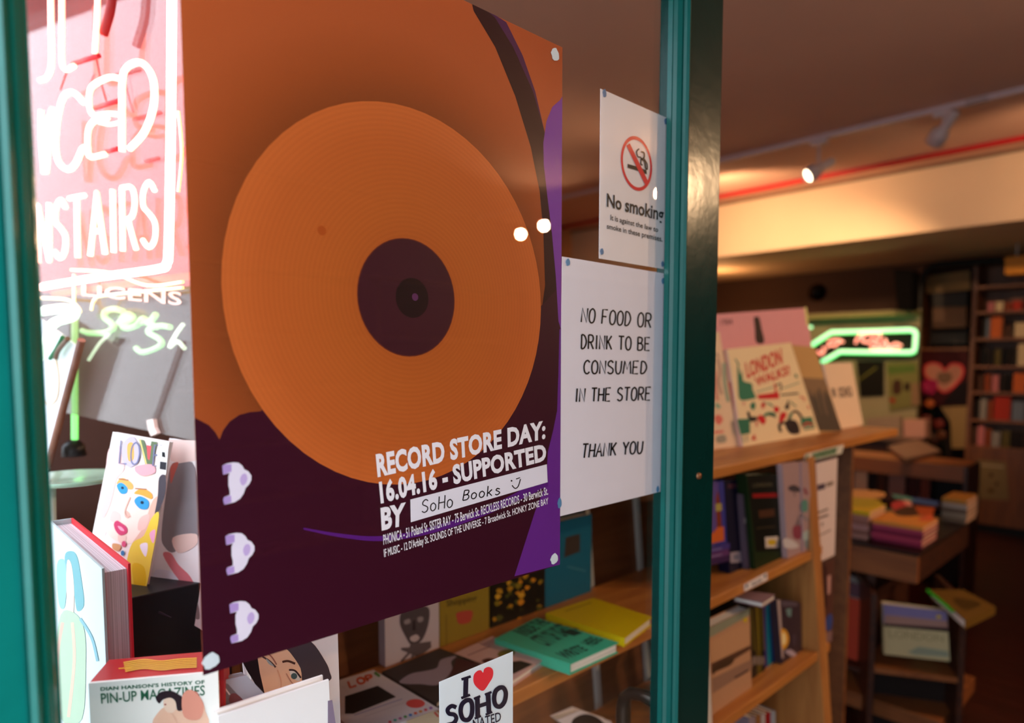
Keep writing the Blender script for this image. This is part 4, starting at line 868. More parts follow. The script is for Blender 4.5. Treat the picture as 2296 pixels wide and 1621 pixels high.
# magazines
pm_ = (lambda: LEAN((255, 1325), (318, 1335), zk, 8))()
pm_ = VPL(318, 1330, .84, -3500); pm_ = fixn(pm_[0], (pm_[1] + V((0, 0, .16))))
q_ = [(253, 968), (380, 990), (322, 1333), (186, 1302)]
face = '#fbe0d2'
love = [('p', z7([(395, 300), (450, 320), (400, 480), (360, 650), (320, 640)]), '#fbe4e0'), ('c', z7([(430, 330), (520, 310), (620, 340), (645, 420), (620, 560), (540, 670), (460, 690), (370, 640), (340, 520), (370, 400)]), face),
        ('c', z7([(600, 480), (635, 450), (620, 560), (550, 660), (500, 690), (560, 600)]), '#eab8a4'), ('c', z7([(400, 520), (440, 540), (430, 580), (385, 570)]), '#f6ccc4'), ('c', z7([(540, 560), (590, 540), (570, 610), (530, 620)]), '#f6c4b8'), ('c', z7([(470, 520), (490, 540), (480, 560), (462, 548)]), '#e8b8a8'), ('c', z7([(430, 640), (470, 650), (460, 690), (430, 680)]), '#f0c8ba'), ('c', z7([(380, 200), (440, 190), (460, 300), (420, 360), (390, 480), (350, 560), (330, 480), (360, 330)]), '#f6c8c4'), ('c', z7([(640, 350), (672, 340), (672, 430), (640, 520), (612, 570), (632, 450)]), '#4a424a'),
        ('c', z7([(420, 380), (450, 350), (500, 380), (500, 410), (450, 400)]), '#f0b060'), ('c', z7([(420, 390), (445, 375), (475, 400), (470, 430), (440, 430)]), '#3a9ad0'), ('e', *z7([(450, 402)])[0], 3.5, 3, 20, '#14304a'),
        ('c', z7([(510, 430), (550, 405), (600, 430), (600, 460), (550, 440)]), '#f0a848'), ('c', z7([(512, 465), (540, 445), (585, 470), (580, 510), (545, 512), (520, 490)]), '#3a9ad0'), ('e', *z7([(552, 478)])[0], 4, 3.4, 20, '#14304a'),
        ('s', z7([(430, 355), (480, 362)]), 2.4, '#a86a50'), ('s', z7([(515, 405), (575, 410)]), 2.4, '#a86a50'), ('S', z7([(490, 450), (462, 520), (470, 550), (490, 548)]), 2.6, '#e8b8a8'),
        ('c', z7([(405, 590), (420, 572), (440, 582), (470, 605), (472, 635), (440, 648), (415, 625)]), '#d0406c'), ('c', z7([(425, 600), (445, 605), (460, 625), (440, 622)]), '#f0a0b8'),
        ('c', z7([(500, 690), (560, 650), (600, 560), (640, 540), (600, 780), (560, 950), (480, 920), (470, 800)]), '#f2cf4a'), ('c', z7([(500, 800), (560, 810), (570, 900), (520, 930)]), '#e8bc14'), ('c', z7([(540, 700), (580, 690), (570, 760)]), '#f8e6f0'), ('c', z7([(590, 640), (620, 620), (610, 690)]), '#f4a8c8'), ('e', *z7([(457, 693)])[0], 5, 7, 0, '#d85078'), ('e', *z7([(450, 740)])[0], 4, 6, 0, '#3a7ab0'), ('c', z7([(400, 690), (440, 700), (430, 730), (400, 720)]), '#d89a6a'),
        ('c', z7([(460, 160), (500, 135), (530, 180), (530, 260), (490, 295), (455, 270), (445, 210)]), '#c8bcd8'), ('c', z7([(475, 180), (505, 170), (510, 250), (480, 260)]), '#e8b060'), ('p', z7([(535, 150), (560, 155), (585, 230), (600, 160), (630, 165), (600, 290), (570, 290)]), '#6a7a5a'), ('p', z7([(575, 180), (600, 185), (590, 260), (580, 250)]), '#e05a60'),
        ('s', z7([(540, 150), (575, 285)]), 3, '#e8d080'), ('c', z7([(520, 290), (600, 280), (620, 320), (560, 340), (520, 320)]), '#f0a8b0'), ('k', 'LOVE', z7([(440, 155), (660, 185), (650, 290), (430, 275)]), 3.2, '#7a7a9a'),
        ('p', z7([(635, 180), (688, 190), (675, 335), (625, 325)]), '#f2ece8'), ('p', z7([(655, 215), (670, 218), (672, 245), (655, 240)]), '#14141a'), ('p', z7([(645, 265), (678, 270), (675, 310), (643, 304)]), '#2a2a32')]
book('glossy fashion magazine with a close up face in blue eye make up', q_, pm_, .006, '#f8e8e4', love, spine=None, name='magazine', cat='magazine', inset=.0006, ct=.0008)
pm2 = (pm_[0] - pm_[1] * .03, pm_[1])
fig = [('c', z7([(700, 290), (740, 270), (830, 300), (850, 640), (800, 650), (720, 735), (670, 710), (652, 640), (680, 400)]), '#8d8488'), ('p', z7([(690, 150), (900, 160), (900, 250), (740, 275), (700, 260)]), '#f6d8d0'), ('c', z7([(700, 290), (740, 270), (720, 330), (700, 380)]), '#c86a60'),
       ('c', z7([(660, 750), (700, 740), (740, 800), (800, 860), (830, 930), (800, 950), (740, 880)]), '#e8848c'), ('c', z7([(780, 1000), (830, 970), (850, 1080), (800, 1060)]), '#9a8888'), ('c', z7([(620, 830), (720, 850), (760, 960), (620, 940)]), '#ece8f2'), ('c', z7([(710, 660), (830, 640), (830, 700), (740, 740)]), '#f0cfc4')]
book('white fashion magazine with a grey figure, half hidden by the poster', [(380, 982), (540, 1010), (520, 1452), (318, 1333)], pm2, .006, '#f8f0f0', fig, spine=None, name='magazine', cat='magazine', inset=.0006, ct=.0008)
m = MB(); pts = [hit(x, y, (pm_[0] + pm_[1] * .01, pm_[1])) for x, y in z7([(495, 935), (600, 985), (560, 1000), (700, 1075), (600, 1040), (500, 1010)])]
m.prism(pts, -pm_[1] * .002, mat('#3c3640', .3)); tag(m.build('curled_page'), 'curled dark grey page corner under the propped magazines', 'page')
# tumbler on the box
tc_ = at(402, 1435, .72)
# photo book with woman's face
pw = VPL(640, 1500, .70, 2750); pw = fixn(pw[0], pw[1] + V((0, 0, .12)))
z4b = lambda pts: [(440 + x / 5.05, 1300 + y / 5.05) for x, y in pts]
wf = [('c', z4b([(560, 700), (700, 850), (740, 1050), (820, 1320), (780, 1400), (650, 1150), (560, 1000), (480, 800)]), '#241c24'), ('p', z4b([(690, 850), (820, 800), (980, 640), (1130, 700), (1230, 1000), (1230, 1330), (800, 1400), (720, 1050)]), '#f2c8a8'),
      ('c', z4b([(980, 740), (1100, 660), (1300, 700), (1460, 920), (1510, 1040), (1510, 1140), (1230, 1200), (1180, 1000), (1060, 820)]), '#4c444c'),
      ('c', z4b([(1060, 1030), (1110, 1030), (1170, 1090), (1170, 1140), (1120, 1130), (1070, 1080)]), '#dfe0dc'), ('e', *z4b([(1108, 1090)])[0], 7, 7, 30, '#4a6468'), ('S', z4b([(1050, 1020), (1120, 1030), (1185, 1110)]), 4, '#3a2a30'), ('S', z4b([(975, 930), (1040, 920), (1120, 950)]), 5, '#5a3c34'),
      ('S', z4b([(750, 870), (830, 920), (900, 990)]), 4, '#5a4440'), ('c', z4b([(790, 890), (850, 940), (880, 980), (820, 950)]), '#a8b4b8'), ('S', z4b([(920, 1020), (960, 1150), (950, 1290)]), 3, '#e8b090'), ('S', z4b([(800, 820), (860, 880), (910, 960)]), 3, '#a87060'), ('S', z4b([(1020, 1060), (1100, 1180), (1180, 1150)]), 2.4, '#c89078')]
book('white photo book with a dark haired face on its cover, under the poster corner', z4b([(560, 560), (1600, 540), (1640, 1800), (700, 1850)]), pw, .02, '#f4f2f6', wf, spine='r')
pw2 = VPL(700, 1560, .655, 2750); pw2 = fixn(pw2[0], pw2[1] + V((0, 0, .1)))
m = MB()
book('plain white hardback standing in front of the photo book', z4b([(250, 1545), (1500, 1130), (1560, 2400), (300, 2500)]), VPL(640, 1560, .60, 2750), .014, '#fbfbfd', [('p', z4b([(1490, 1370), (1540, 1360), (1590, 1700), (1490, 1700)]), '#8a7a92')], spine=None)
book('silver grey book leaning between the red hardback and the photo book', z4b([(300, 1140), (570, 1080), (820, 1340), (600, 1440)]), pw2, .012, '#aab0c0', [('p', z4b([(300, 1160), (360, 1180), (590, 1430), (440, 1470), (290, 1480)]), '#7a7a84'), ('c', z4b([(400, 1290), (470, 1300), (560, 1410), (440, 1440), (370, 1370)]), '#7a4a50'), ('s', z4b([(305, 1200), (380, 1300)]), 3, '#e8e8f0')], spine=None)
m = MB(); pp = at(507, 1560, .9); m.box((pp.x, pp.y, DZ), (pp.x + .02, pp.y + .02, 1.215), oakv); tag(m.build('wooden_post'), 'short light wooden post behind the red hardback', 'post')

# ------------------------------------------------------------------ neon signs in the window
def neonmat(name, col, s, core=None):
    m = bpy.data.materials.new(name); m.use_nodes = True; nt = m.node_tree; b = nt.nodes['Principled BSDF']
    b.inputs['Base Color'].default_value = lin('#ffffff'); b.inputs['Emission Color'].default_value = lin(col); b.inputs['Emission Strength'].default_value = s; return m
NR = neonmat('neon_red', '#ff7a60', 7.0); NWm = neonmat('neon_white', '#ffb0a0', 8); NG = neonmat('neon_green', '#3cff5a', 1.3); NGW = neonmat('neon_greenwhite', '#c8ffd0', 1.8)
ng = (at(385, 500, .95))
d_ = (RT * ((-910 - CX) / FPX) + FW).normalized()
NPL = fixn(ng, d_.cross(V((0, 0, 1))))
def ntube(parent, name, pts, rpx, m, smooth=True, off=0.0):
    pl_ = (NPL[0] + NPL[1] * off, NPL[1])
    if smooth and len(pts) > 2: pts = smoothpts(pts, 5)
    P = [hit(x, y, pl_) for x, y in pts]; r = rpx / FPX * (P[0] - CAM).dot(FP)
    b = MB(); b.tube(P, r, m, 8); return b.build(name, parent)
z1 = lambda pts: [(x / 3.2417, y / 3.2417) for x, y in pts]
z8 = lambda pts: [(x / 3.117, 480 + y / 3.117) for x, y in pts]
sign = empty('neon_sign', hit(385, 600, NPL), 'tall red lettered neon sign in a white tube border beside the poster', 'neon sign')
acr = glass_mat('acrylic_backing', (.95, .9, .9), .05, haze=.16, hazecol=(.50, .42, .40))
back = (NPL[0] - NPL[1] * .035, NPL[1])
qa = [hit(x, y, back) for x, y in ((20, -250), (470, -250), (470, 996), (20, 898))]
b = MB(); b.prism(qa, -NPL[1] * .004, acr); b.build('acrylic_panel', sign)
b = MB(); pc = hit(345, 950, back); b.prism([hit(x, y, (back[0] + back[1] * .001, back[1])) for x, y in z8([(1050, 1440), (1095, 1430), (1105, 1490), (1125, 1530), (1080, 1550), (1060, 1500)])], back[1] * .006, mat('#f4d8d0', .4)); b.build('panel_clip', sign)
zb_ = (back[0] - back[1] * .03, back[1])
b = MB(); b.prism([hit(x, y, zb_) for x, y in ((20, -250), (452, -250), (452, 640), (20, 660))], -NPL[1] * .006, mat('#e03a34', .5, noise=.2, scale=6)); b.build('back_board', sign)
ntube(sign, 'neon_letter', z1([(368, -80), (372, 200), (375, 460), (345, 560), (292, 585)]), 6.0, NR)
ntube(sign, 'neon_letter', z1([(450, -60), (450, 200), (450, 430), (465, 495), (495, 505), (540, 478)]), 6.0, NR)
ntube(sign, 'neon_letter', z1([(712, -60), (705, 150), (690, 390)]), 6.0, NR)
ntube(sign, 'neon_letter', z1([(385, 790), (352, 900), (350, 1060), (335, 1260)]), 6.8, NR); ntube(sign, 'neon_letter', z1([(300, 800), (300, 1000), (320, 1262)]), 5.7, NR)
ntube(sign, 'neon_letter', z1([(608, 745), (560, 690), (510, 672), (455, 720), (418, 880), (405, 1060), (430, 1180), (495, 1232), (550, 1190), (600, 1085), (640, 1070)]), 7.0, NR)
ntube(sign, 'neon_letter', z1([(875, 572), (800, 562), (700, 605), (655, 660), (650, 770), (685, 840), (780, 860), (700, 870), (645, 940), (640, 1090), (665, 1142), (765, 1120)]), 6.8, NR)
ntube(sign, 'neon_letter', z1([(700, 840), (790, 825), (880, 835)]), 5.5, NR); ntube(sign, 'neon_letter', z1([(720, 890), (800, 905), (870, 890)]), 4.4, NR)
ntube(sign, 'neon_letter', z1([(888, 1100), (888, 850), (890, 600), (915, 500), (1000, 452), (1070, 490), (1118, 600), (1115, 780), (1050, 960), (945, 1080)]), 7.3, NR)
for q4, s4 in (([(84, 462), (150, 445), (150, 575), (84, 590)], 'NS'), ([(156, 445), (350, 405), (352, 552), (158, 580)], 'TAIRS')):
    for stt in stroketext(s4, q4, gap=.35):
        ntube(sign, 'neon_letter', stt, 6, NR, smooth=False)
ntube(sign, 'border_tube', [(386, -120), (384, 200), (381, 420), (378, 560), (374, 590), (355, 603), (225, 621), (80, 645), (30, 652)], 10.5, NWm, smooth=True)
for pts in ([(530, 465), (720, 405)], [(690, 785), (870, 730)], [(770, 1105), (860, 1080)]):
    ntube(sign, 'blocked_tube', z1(pts), 5, mat('#d4323c', .3), smooth=False, off=-.004)
for pts in ([(700, 420), (740, 620), (780, 760)], [(500, 480), (440, 650)]): ntube(sign, 'electrode_wire', z1(pts), 2, mat('#e06058', .4), smooth=False, off=-.015)
ntube(sign, 'cable_sleeve', z1([(820, -120), (805, 60), (752, 250)]), 10, mat('#a82c2c', .4), smooth=True, off=-.01)
for x in (120, 380):
    p_ = hit(x, -200, back); b = MB(); b.tube([p_, V((p_.x, p_.y, CEIL))], .0015, steel, 6); b.build('hanging_wire', sign)
draw('reflected_lettering', sign, (back[0] - back[1] * .0, back[1]), [('t', 'LICENS', z8([(570, 490), (1270, 545), (1270, 640), (570, 570)]), '#ffd8d0', .02)], off=.001)  # pale print stands in for reflected lettering
# green neon and electrodes below it
lowsg = empty('green_neon_sign', hit(165, 985, NPL), 'bright green handwritten neon sign with white hooked tube and upright rod, low in the window', 'neon sign')
ntube(lowsg, 'hooked_tube', z8([(240, 690), (330, 672), (450, 660), (520, 680), (500, 720), (400, 750), (345, 800), (310, 900), (262, 1010)]), 10, NGW, off=.02)
ntube(lowsg, 'upright_rod', z8([(522, 700), (522, 1100), (522, 1575)]), 7, NG, smooth=False, off=-.06)
ntube(lowsg, 'script_tube', z8([(860, 680), (800, 662), (740, 680), (730, 720), (780, 765), (790, 800), (720, 830), (620, 830), (575, 815)]), 7, NG, off=-.045)
ntube(lowsg, 'script_tube', z8([(785, 800), (750, 850), (700, 900), (655, 965), (620, 1020)]), 3.6, NGW, off=-.045)
ntube(lowsg, 'script_tube', z8([(830, 760), (890, 750), (930, 720), (890, 700), (850, 740), (870, 795), (950, 780), (1000, 730), (1040, 760), (1090, 700)]), 7, NG, off=-.045)
ntube(lowsg, 'script_tube', z8([(1190, 790), (1120, 780), (1050, 800), (1040, 830), (1110, 870), (1130, 910), (1060, 950), (990, 965), (950, 935)]), 7, NG, off=-.045)
ntube(lowsg, 'script_tube', z8([(1280, 770), (1230, 840), (1185, 930), (1240, 890), (1290, 940)]), 5, NGW, off=-.045)
ntube(lowsg, 'script_tube', z8([(1100, 800), (1040, 740), (990, 770)]), 4, NG, off=-.045)
for k in range(2): ntube(lowsg, 'electrode', z8([(440 + k * 35, 860 + k * 10), (390 + k * 20, 950), (350 + k * 40, 1010)]), 5.5, mat(('#1f6a44', '#6a5040')[k], .3), off=.01)
ntube(lowsg, 'lead_wire', z8([(388, 1010), (410, 1150), (395, 1290), (330, 1330), (262, 1270)]), 2.2, mat('#e8c8a8', .4))
p_ = hit(165, 1000, (NPL[0] - NPL[1] * .06, NPL[1])); b = MB(); b.lathe((p_.x, p_.y, p_.z - .02), (0, 0, 1), [(0, 0), (.022, 0), (.02, .02), (.012, .03), (0, .03)], mat('#1c1c20', .4), 16); b.build('rod_base', lowsg)
# white triangular card and dark rod at the window edge
q_ = [hit(x, y, (NPL[0] - NPL[1] * .002, NPL[1])) for x, y in ((70, 700), (178, 780), (112, 1010), (84, 1120))]
b = MB(); b.prism(q_, -NPL[1] * .003, mat('#e8f0f6', .4)); tag(b.build('folded_card'), 'white angled card standing at the left edge of the window behind the neon tube', 'card')
b = MB(); b.tube([hit(x, y, (NPL[0] + NPL[1] * .045, NPL[1])) for x, y in z8([(570, 880), (370, 1621), (330, 1760)])], .006, wood('#6a4030', '#8a5a44', .4, 'Z')); tag(b.build('wooden_rod'), 'slanting thin wooden rod beside the white card, left of the green upright', 'rod')
# thin yellow reflections, built as glowing tubes behind the red sign
yl = empty('yellow_reflection', at(260, 640, 1.3), 'thin yellow reflections built as glowing tubes behind the bottom of the red sign', 'neon sign')
NY = neonmat('reflection_yellow', '#ffe060', 1.6)
for pts, r in (([(80, 668), (150, 672), (175, 690), (180, 700)], 3), ([(160, 605), (250, 612), (330, 640), (410, 632)], 3), ([(205, 695), (212, 672), (240, 662), (410, 645)], 3), ([(166, 615), (166, 700)], 3), ([(400, 250), (408, 340), (400, 430)], 3.5)):
    ntube(yl, 'outline_tube', pts, r, NY, off=-.034 + .02)  # these tubes stand in for the thin yellow reflections
# ------------------------------------------------------------------ display table with piles of books
dkw = wood('#2e150c', '#4a2412', .45, 'Y'); mdw = wood('#7a4220', '#96582c', .45, 'Y')
TZ = .76
TC = hit(2062, 1243, PZ(TZ)); TR = hit(2182, 1172, PZ(TZ))
tb = empty('display_table', (TC.x, TC.y, 0), 'dark edged wooden display table carrying piles of paperbacks', 'table')
tx0, tx1, ty0, ty1 = TC.x, TR.x + .05, TC.y, TC.y + 1.5
m = MB(); m.box((tx0, ty0, TZ - .012), (tx1, ty1, TZ), mat('#1c0c08', .4)); m.build('table_top', tb, bevel=.004)
m = MB(); m.box((tx0 + .008, ty0 + .008, TZ - .12), (tx0 + .03, ty1, TZ - .012), mdw); m.build('front_apron', tb)
m = MB(); m.box((tx0 + .03, ty0 + .008, TZ - .12), (tx1 - .01, ty0 + .03, TZ - .012), dkw); m.build('end_apron', tb)
yd = hit(1955, 1400, PX(tx0 + .03)).y
m = MB(); m.box((tx0 + .05, yd, 0), (tx0 + .5, yd + .03, TZ - .12), dkw); m.build('divider', tb)
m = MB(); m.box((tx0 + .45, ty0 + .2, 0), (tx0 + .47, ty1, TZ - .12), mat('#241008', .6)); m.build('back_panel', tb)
zs2 = hit(1930, 1488, PX(tx0 + .08)).z
m = MB(); m.box((tx0 + .03, yd + .03, zs2 - .02), (tx0 + .45, ty1, zs2), dkw); m.build('shelf', tb)
zs3 = hit(1950, 1560, PX(tx0)).z
m = MB(); m.box((tx0 - .02, ty0 - .1, max(zs3 - .06, 0)), (tx0 + .5, ty1, max(zs3, .03)), mdw); m.build('base_board', tb)
def pile(pr, ply, x_depth, n, th, cols, zb, label, group, top=None, seedj=0, art=None, w_=None):
    R0 = hit(*pr, PZ(zb)); L0 = hit(*ply, PX(R0.x)); rnd = random.Random(seedj)
    names = ['bottom', 'second from bottom', 'third from bottom', 'fourth from bottom', 'fifth from bottom', 'sixth from bottom', 'seventh from bottom']
    for k in range(n):
        j = rnd.uniform(-.004, .004); z = zb + k * th + .0005
        x0, y0, y1, x1 = R0.x + j, R0.y + rnd.uniform(-.003, .003), L0.y + rnd.uniform(-.003, .003), R0.x + x_depth + j
        q_ = [V((x1, y1, z + th - .001)), V((x1, y0, z + th - .001)), V((x0, y0, z + th - .001)), V((x0, y1, z + th - .001))]
        c = cols[k % len(cols)] if not (top and k == n - 1) else top
        lab = '%s, %s of its pile' % (label, 'topmost' if k == n - 1 else names[k])
        book(lab, q_, PZ(z + th - .001), th - .0015, c, art if (art and k == n - 1) else (), spine='b', group=group, page='#c9a08c', name='paperback', cat='book')
zc = lambda pts: [(1840 + x / 4.768, 1000 + y / 4.768) for x, y in pts]
pile((2068, 1231), (1953, 1212), .21, 5, .0175, ['#8a2844', '#a83a54', '#7c2440', '#a43c58', '#8c2c48'], TZ, 'crimson pink spined paperback on the table corner', 'crimson paperbacks piled on the table corner', seedj=2, top='#d88a3c',
     art=[('p', zc([(770, 520), (1270, 590), (1240, 640), (980, 600)]), '#3c5a9c'), ('p', zc([(750, 510), (960, 545), (1000, 590), (800, 560)]), '#5a9a94'), ('c', zc([(750, 620), (850, 580), (960, 620), (940, 680), (800, 690)]), '#c8303c'), ('c', zc([(880, 580), (960, 590), (980, 650), (930, 640)]), '#e89a90'), ('c', zc([(790, 690), (960, 640), (1060, 720), (960, 750), (820, 740)]), '#4a1c12'), ('p', zc([(1000, 640), (1220, 660), (1200, 740), (1060, 740)]), '#b84c1c'), ('c', zc([(1050, 770), (1180, 730), (1200, 790), (1080, 800)]), '#d8603c')])
pile((1946, 1212), (1858, 1198), .20, 6, .020, ['#a8786c', '#8c5c50', '#b0807c', '#946458', '#a87468', '#8c5c4c'], TZ, 'pale spined yellow covered paperback beside the hanging notice', 'yellow covered paperbacks beside the hanging notice', seedj=5, top='#d8b020',
     art=[('c', zc([(190, 560), (420, 540), (650, 590), (560, 650), (300, 640)]), '#b8a018'), ('c', zc([(200, 470), (480, 470), (690, 500), (620, 560), (300, 540)]), '#e0a060')])
pile((2165, 1176), (2110, 1166), .2, 5, .022, ['#7c6450', '#94806c', '#6a5444', '#a08c80', '#5c4a44'], TZ, 'mottled paperback at the far end of the table', 'mottled paperbacks at the far end of the table', seedj=9, top='#a8702c')
# stock under the table
book('red cover art book with a dark shadowed figure, on the shelf under the table', [(1866, 1328), (1947, 1350), (1930, 1484), (1850, 1462)], PX(tx0 + .08), .03, '#b0402c', [('p', [(1872, 1400), (1902, 1392), (1880, 1420), (1866, 1424)], '#2c1010'), ('c', [(1935, 1360), (1945, 1360), (1938, 1400), (1930, 1380)], '#c8202c'), ('p', [(1866, 1328), (1900, 1337), (1890, 1350), (1866, 1345)], '#c05a3c')], spine='r', spinecol='#5a5a78')
book('dim mauve paper wrapped book on top of the red art book under the table', [(1866, 1290), (1950, 1318), (1946, 1346), (1862, 1326)], PX(tx0 + .10), .08, '#5a3e48', spine=None)
LPp = VPL(2050, 1420, (TC - CAM).dot(FP) + .03, -3600)
book('large London landscape photo book with a cream lower half, under the table corner', [(1979, 1353), (2123, 1371), (2130, 1483), (1982, 1467)], LPp, .03, '#cdb88a',
     [('p', [(1980, 1354), (2122, 1371), (2126, 1410), (1981, 1400)], '#8a7ca8'), ('p', [(1984, 1378), (2124, 1392), (2126, 1410), (1982, 1400)], '#b08478'), ('p', [(1981, 1398), (2126, 1408), (2127, 1417), (1981, 1404)], '#2c1c20'), ('e', 2105, 1383, 6, 4, 0, '#d8b020'),
      ('t', 'LONDON', [(1992, 1410), (2116, 1424), (2116, 1440), (1994, 1430)], '#a8946c', .01), ('p', [(2035, 1462), (2060, 1450), (2126, 1460), (2128, 1474), (2050, 1468)], '#9a9c84')])
low = tb
pA, pB = hit(1955, 1500, LPp), hit(2140, 1500, LPp); dd = (pB - pA).normalized(); nn = -LPp[1]; nn = V((nn.x, nn.y, 0)).normalized()
zf = hit(2050, 1476, LPp).z - .04; zt_c = hit(2050, 1350, LPp).z + .03
m = MB(); m.prism([V((p.x, p.y, zf)) for p in (pA - nn * .04, pB - nn * .04, pB + nn * .3, pA + nn * .3)], (0, 0, -.02), mdw); m.build('lower_shelf', low)
m = MB(); m.prism([V((p.x, p.y, 0)) for p in (pA - nn * .02, pA, pA + nn * .3, pA + nn * .28)], (0, 0, 0.001), dkw); m = MB()
m.prism([V((p.x, p.y, 0)) for p in (pA - dd * .02 - nn * .04, pA - nn * .04, pA + nn * .3, pA - dd * .02 + nn * .3)], (0, 0, zt_c), dkw); m.build('pedestal_panel', low)
m = MB(); m.prism([V((p.x, p.y, 0)) for p in (pB - nn * .04, pB + dd * .02 - nn * .04, pB + dd * .02 + nn * .3, pB + nn * .3)], (0, 0, zt_c), dkw); m.build('pedestal_panel', low)
m = MB(); m.prism([V((p.x, p.y, 0)) for p in (pA + nn * .1, pB + nn * .1, pB + nn * .12, pA + nn * .12)], (0, 0, zf - .02), mat('#1c0c06', .6)); m.build('kick_board', low)
zb2 = hit(2160, 1360, LPp).z
flatq = [hit(x, y, PZ(zt_c + .03)) for x, y in ((2085, 1322), (2160, 1322), (2232, 1360), (2165, 1392))]
book('olive brown boxed book lying on the table pedestal with a painted green neon reflection', flatq, PZ(zt_c + .03), .029, '#6a4c1c', [('s', [(2078, 1322), (2108, 1346), (2138, 1372)], 7, mat('#1ea82a', .15, emit=0)), ('c', [(2140, 1340), (2200, 1352), (2170, 1368), (2150, 1360)], '#4a3410')], spine='b')  # glossy green stroke paints the neon's reflection along the shiny edge
m = MB(); m.box((TC.x + .6, TC.y - .9, 0), (TC.x + .95, TC.y - .6, .02), mdw); tag(m.build('wooden_board'), 'reddish brown board lying on the dark floor past the display table', 'board')

# ------------------------------------------------------------------ far wall bookcases
FX = 6.95
def fy(px, py=800): return hit(px, py, PX(FX)).y
def fz(px, py): return hit(px, py, PX(FX)).z
fwd = wood('#6a3818', '#8a5024', .5, 'Y'); fwv = wood('#5a3018', '#784420', .5, 'Z')
yb1, yb0 = fy(2184), fy(2184) - 1.1
wb = empty('wall_bookcase', (FX, yb0, 0), 'tall open brown bookcase on the far wall at the right edge', 'bookcase')
rows = [fz(2240, y) for y in (639, 697, 757, 820, 879, 942, 1003)]
for z in rows: m = MB(); m.box((FX, yb0, z - .022), (X1 - .01, yb1, z), fwd); m.build('shelf', wb)
ztop = fz(2240, 585)
for y in (yb0, yb1 - .0): m = MB(); m.box((FX - .01, y, 0), (X1 - .01, y + .03, ztop), fwv); m.build('side_panel', wb)
m = MB(); m.box((X1 - .02, yb0 + .03, 0), (X1 - .01, yb1, ztop), fwv); m.build('back_panel', wb)
m = MB(); m.box((FX + .01, yb0 + .03, fz(2240, 1180)), (FX + .03, yb1, rows[-1] - .022), fwv); m.build('cupboard_door', wb)
m = MB(); m.box((FX + .02, yb0 + .03, 0), (FX + .04, yb1, fz(2240, 1180)), mat('#0c0808', .5)); m.build('plinth', wb)
cols = {'brown': '#4a2c1c', 'dark grey': '#1e140e', 'red': '#a83020', 'orange': '#c8602c', 'cream': '#cfb48c', 'pale blue': '#6c7480', 'black': '#0c0604', 'pink': '#b86a6a', 'olive': '#5a4c24', 'rust': '#8a3c1c', 'grey': '#8a8078', 'navy': '#1c1c28'}
rowspec = [
 (1, [(2204, 2220, 'pink', .4), (2222, 2240, 'cream', .4), (2243, 2256, 'rust', .35), (2258, 2282, 'red', .4), (2284, 2300, 'dark grey', .5)]),
 (2, [(2194, 2205, 'dark grey', .8), (2200, 2212, 'pale blue', .8), (2213, 2240, 'orange', .85), (2244, 2262, 'brown', .5), (2266, 2300, 'cream', .6)]),
 (3, [(2192, 2206, 'black', .7), (2208, 2224, 'dark grey', .6), (2226, 2240, 'olive', .65), (2242, 2258, 'black', .7), (2260, 2274, 'dark grey', .7), (2276, 2302, 'cream', .85)]),
 (4, [(2190, 2204, 'brown', .7), (2206, 2220, 'rust', .75), (2222, 2238, 'pink', .7), (2240, 2256, 'dark grey', .75), (2258, 2268, 'black', .7), (2270, 2300, 'orange', .8)]),
 (5, [(2184, 2196, 'dark grey', .7), (2198, 2214, 'grey', .8), (2216, 2228, 'rust', .75), (2230, 2268, 'red', .9), (2270, 2300, 'pale blue', .75)]),
 (6, [(2182, 2192, 'brown', .7), (2194, 2212, 'pink', .8), (2214, 2226, 'rust', .7), (2228, 2248, 'grey', .6), (2250, 2270, 'olive', .65), (2272, 2300, 'dark grey', .7)])]
ordn = ['first', 'second', 'third', 'fourth', 'fifth', 'sixth']
rown = {1: 'top', 2: 'second', 3: 'third', 4: 'fourth', 5: 'fifth', 6: 'lowest'}
for r, its in rowspec:
    z = rows[r] + .001; hmax = rows[r - 1] - .022 - z
    for k, (a_, b_, c_, f_) in enumerate(its):
        ya, yb = fy(a_ + 1, 850), fy(b_ - 1, 850); h_ = hmax * f_; dx = .02 + .02 * random.random()
        q_ = [V((FX + dx, ya, z + h_)), V((FX + dx, yb, z + h_)), V((FX + dx, yb, z)), V((FX + dx, ya, z))]
        if r >= 4: q_ = [p + V((0, 0, 0)) for p in q_]
        book('%s book, %s from left on %s filled shelf of far wall bookcase' % (c_, ordn[k], rown[r]), q_, PX(FX + dx), .05 + .03 * random.random(), cols[c_], spine='l', group='books on the far wall bookcase', page='#a89888')
zd = lambda pts: [(1900 + x / 3.684, 560 + y / 3.684) for x, y in pts]
FP_ = PX(FX - .02)
sheet('dim paper notice stuck on the lower cupboard of the far bookcase', [(2188, 1030), (2256, 1036), (2262, 1122), (2186, 1118)], PX(FX + .008), .001, '#7a6444', [('s', [(2195, 1042), (2250, 1047)], 5, '#a08a6c'), ('e', 2222, 1065, 5, 4, 0, '#4a3420'), ('e', 2235, 1085, 4, 4, 0, '#4a3420'), ('e', 2222, 1100, 7, 5, 0, '#5a4020')], name='paper_notice', step=.001, art_name='notice_print')
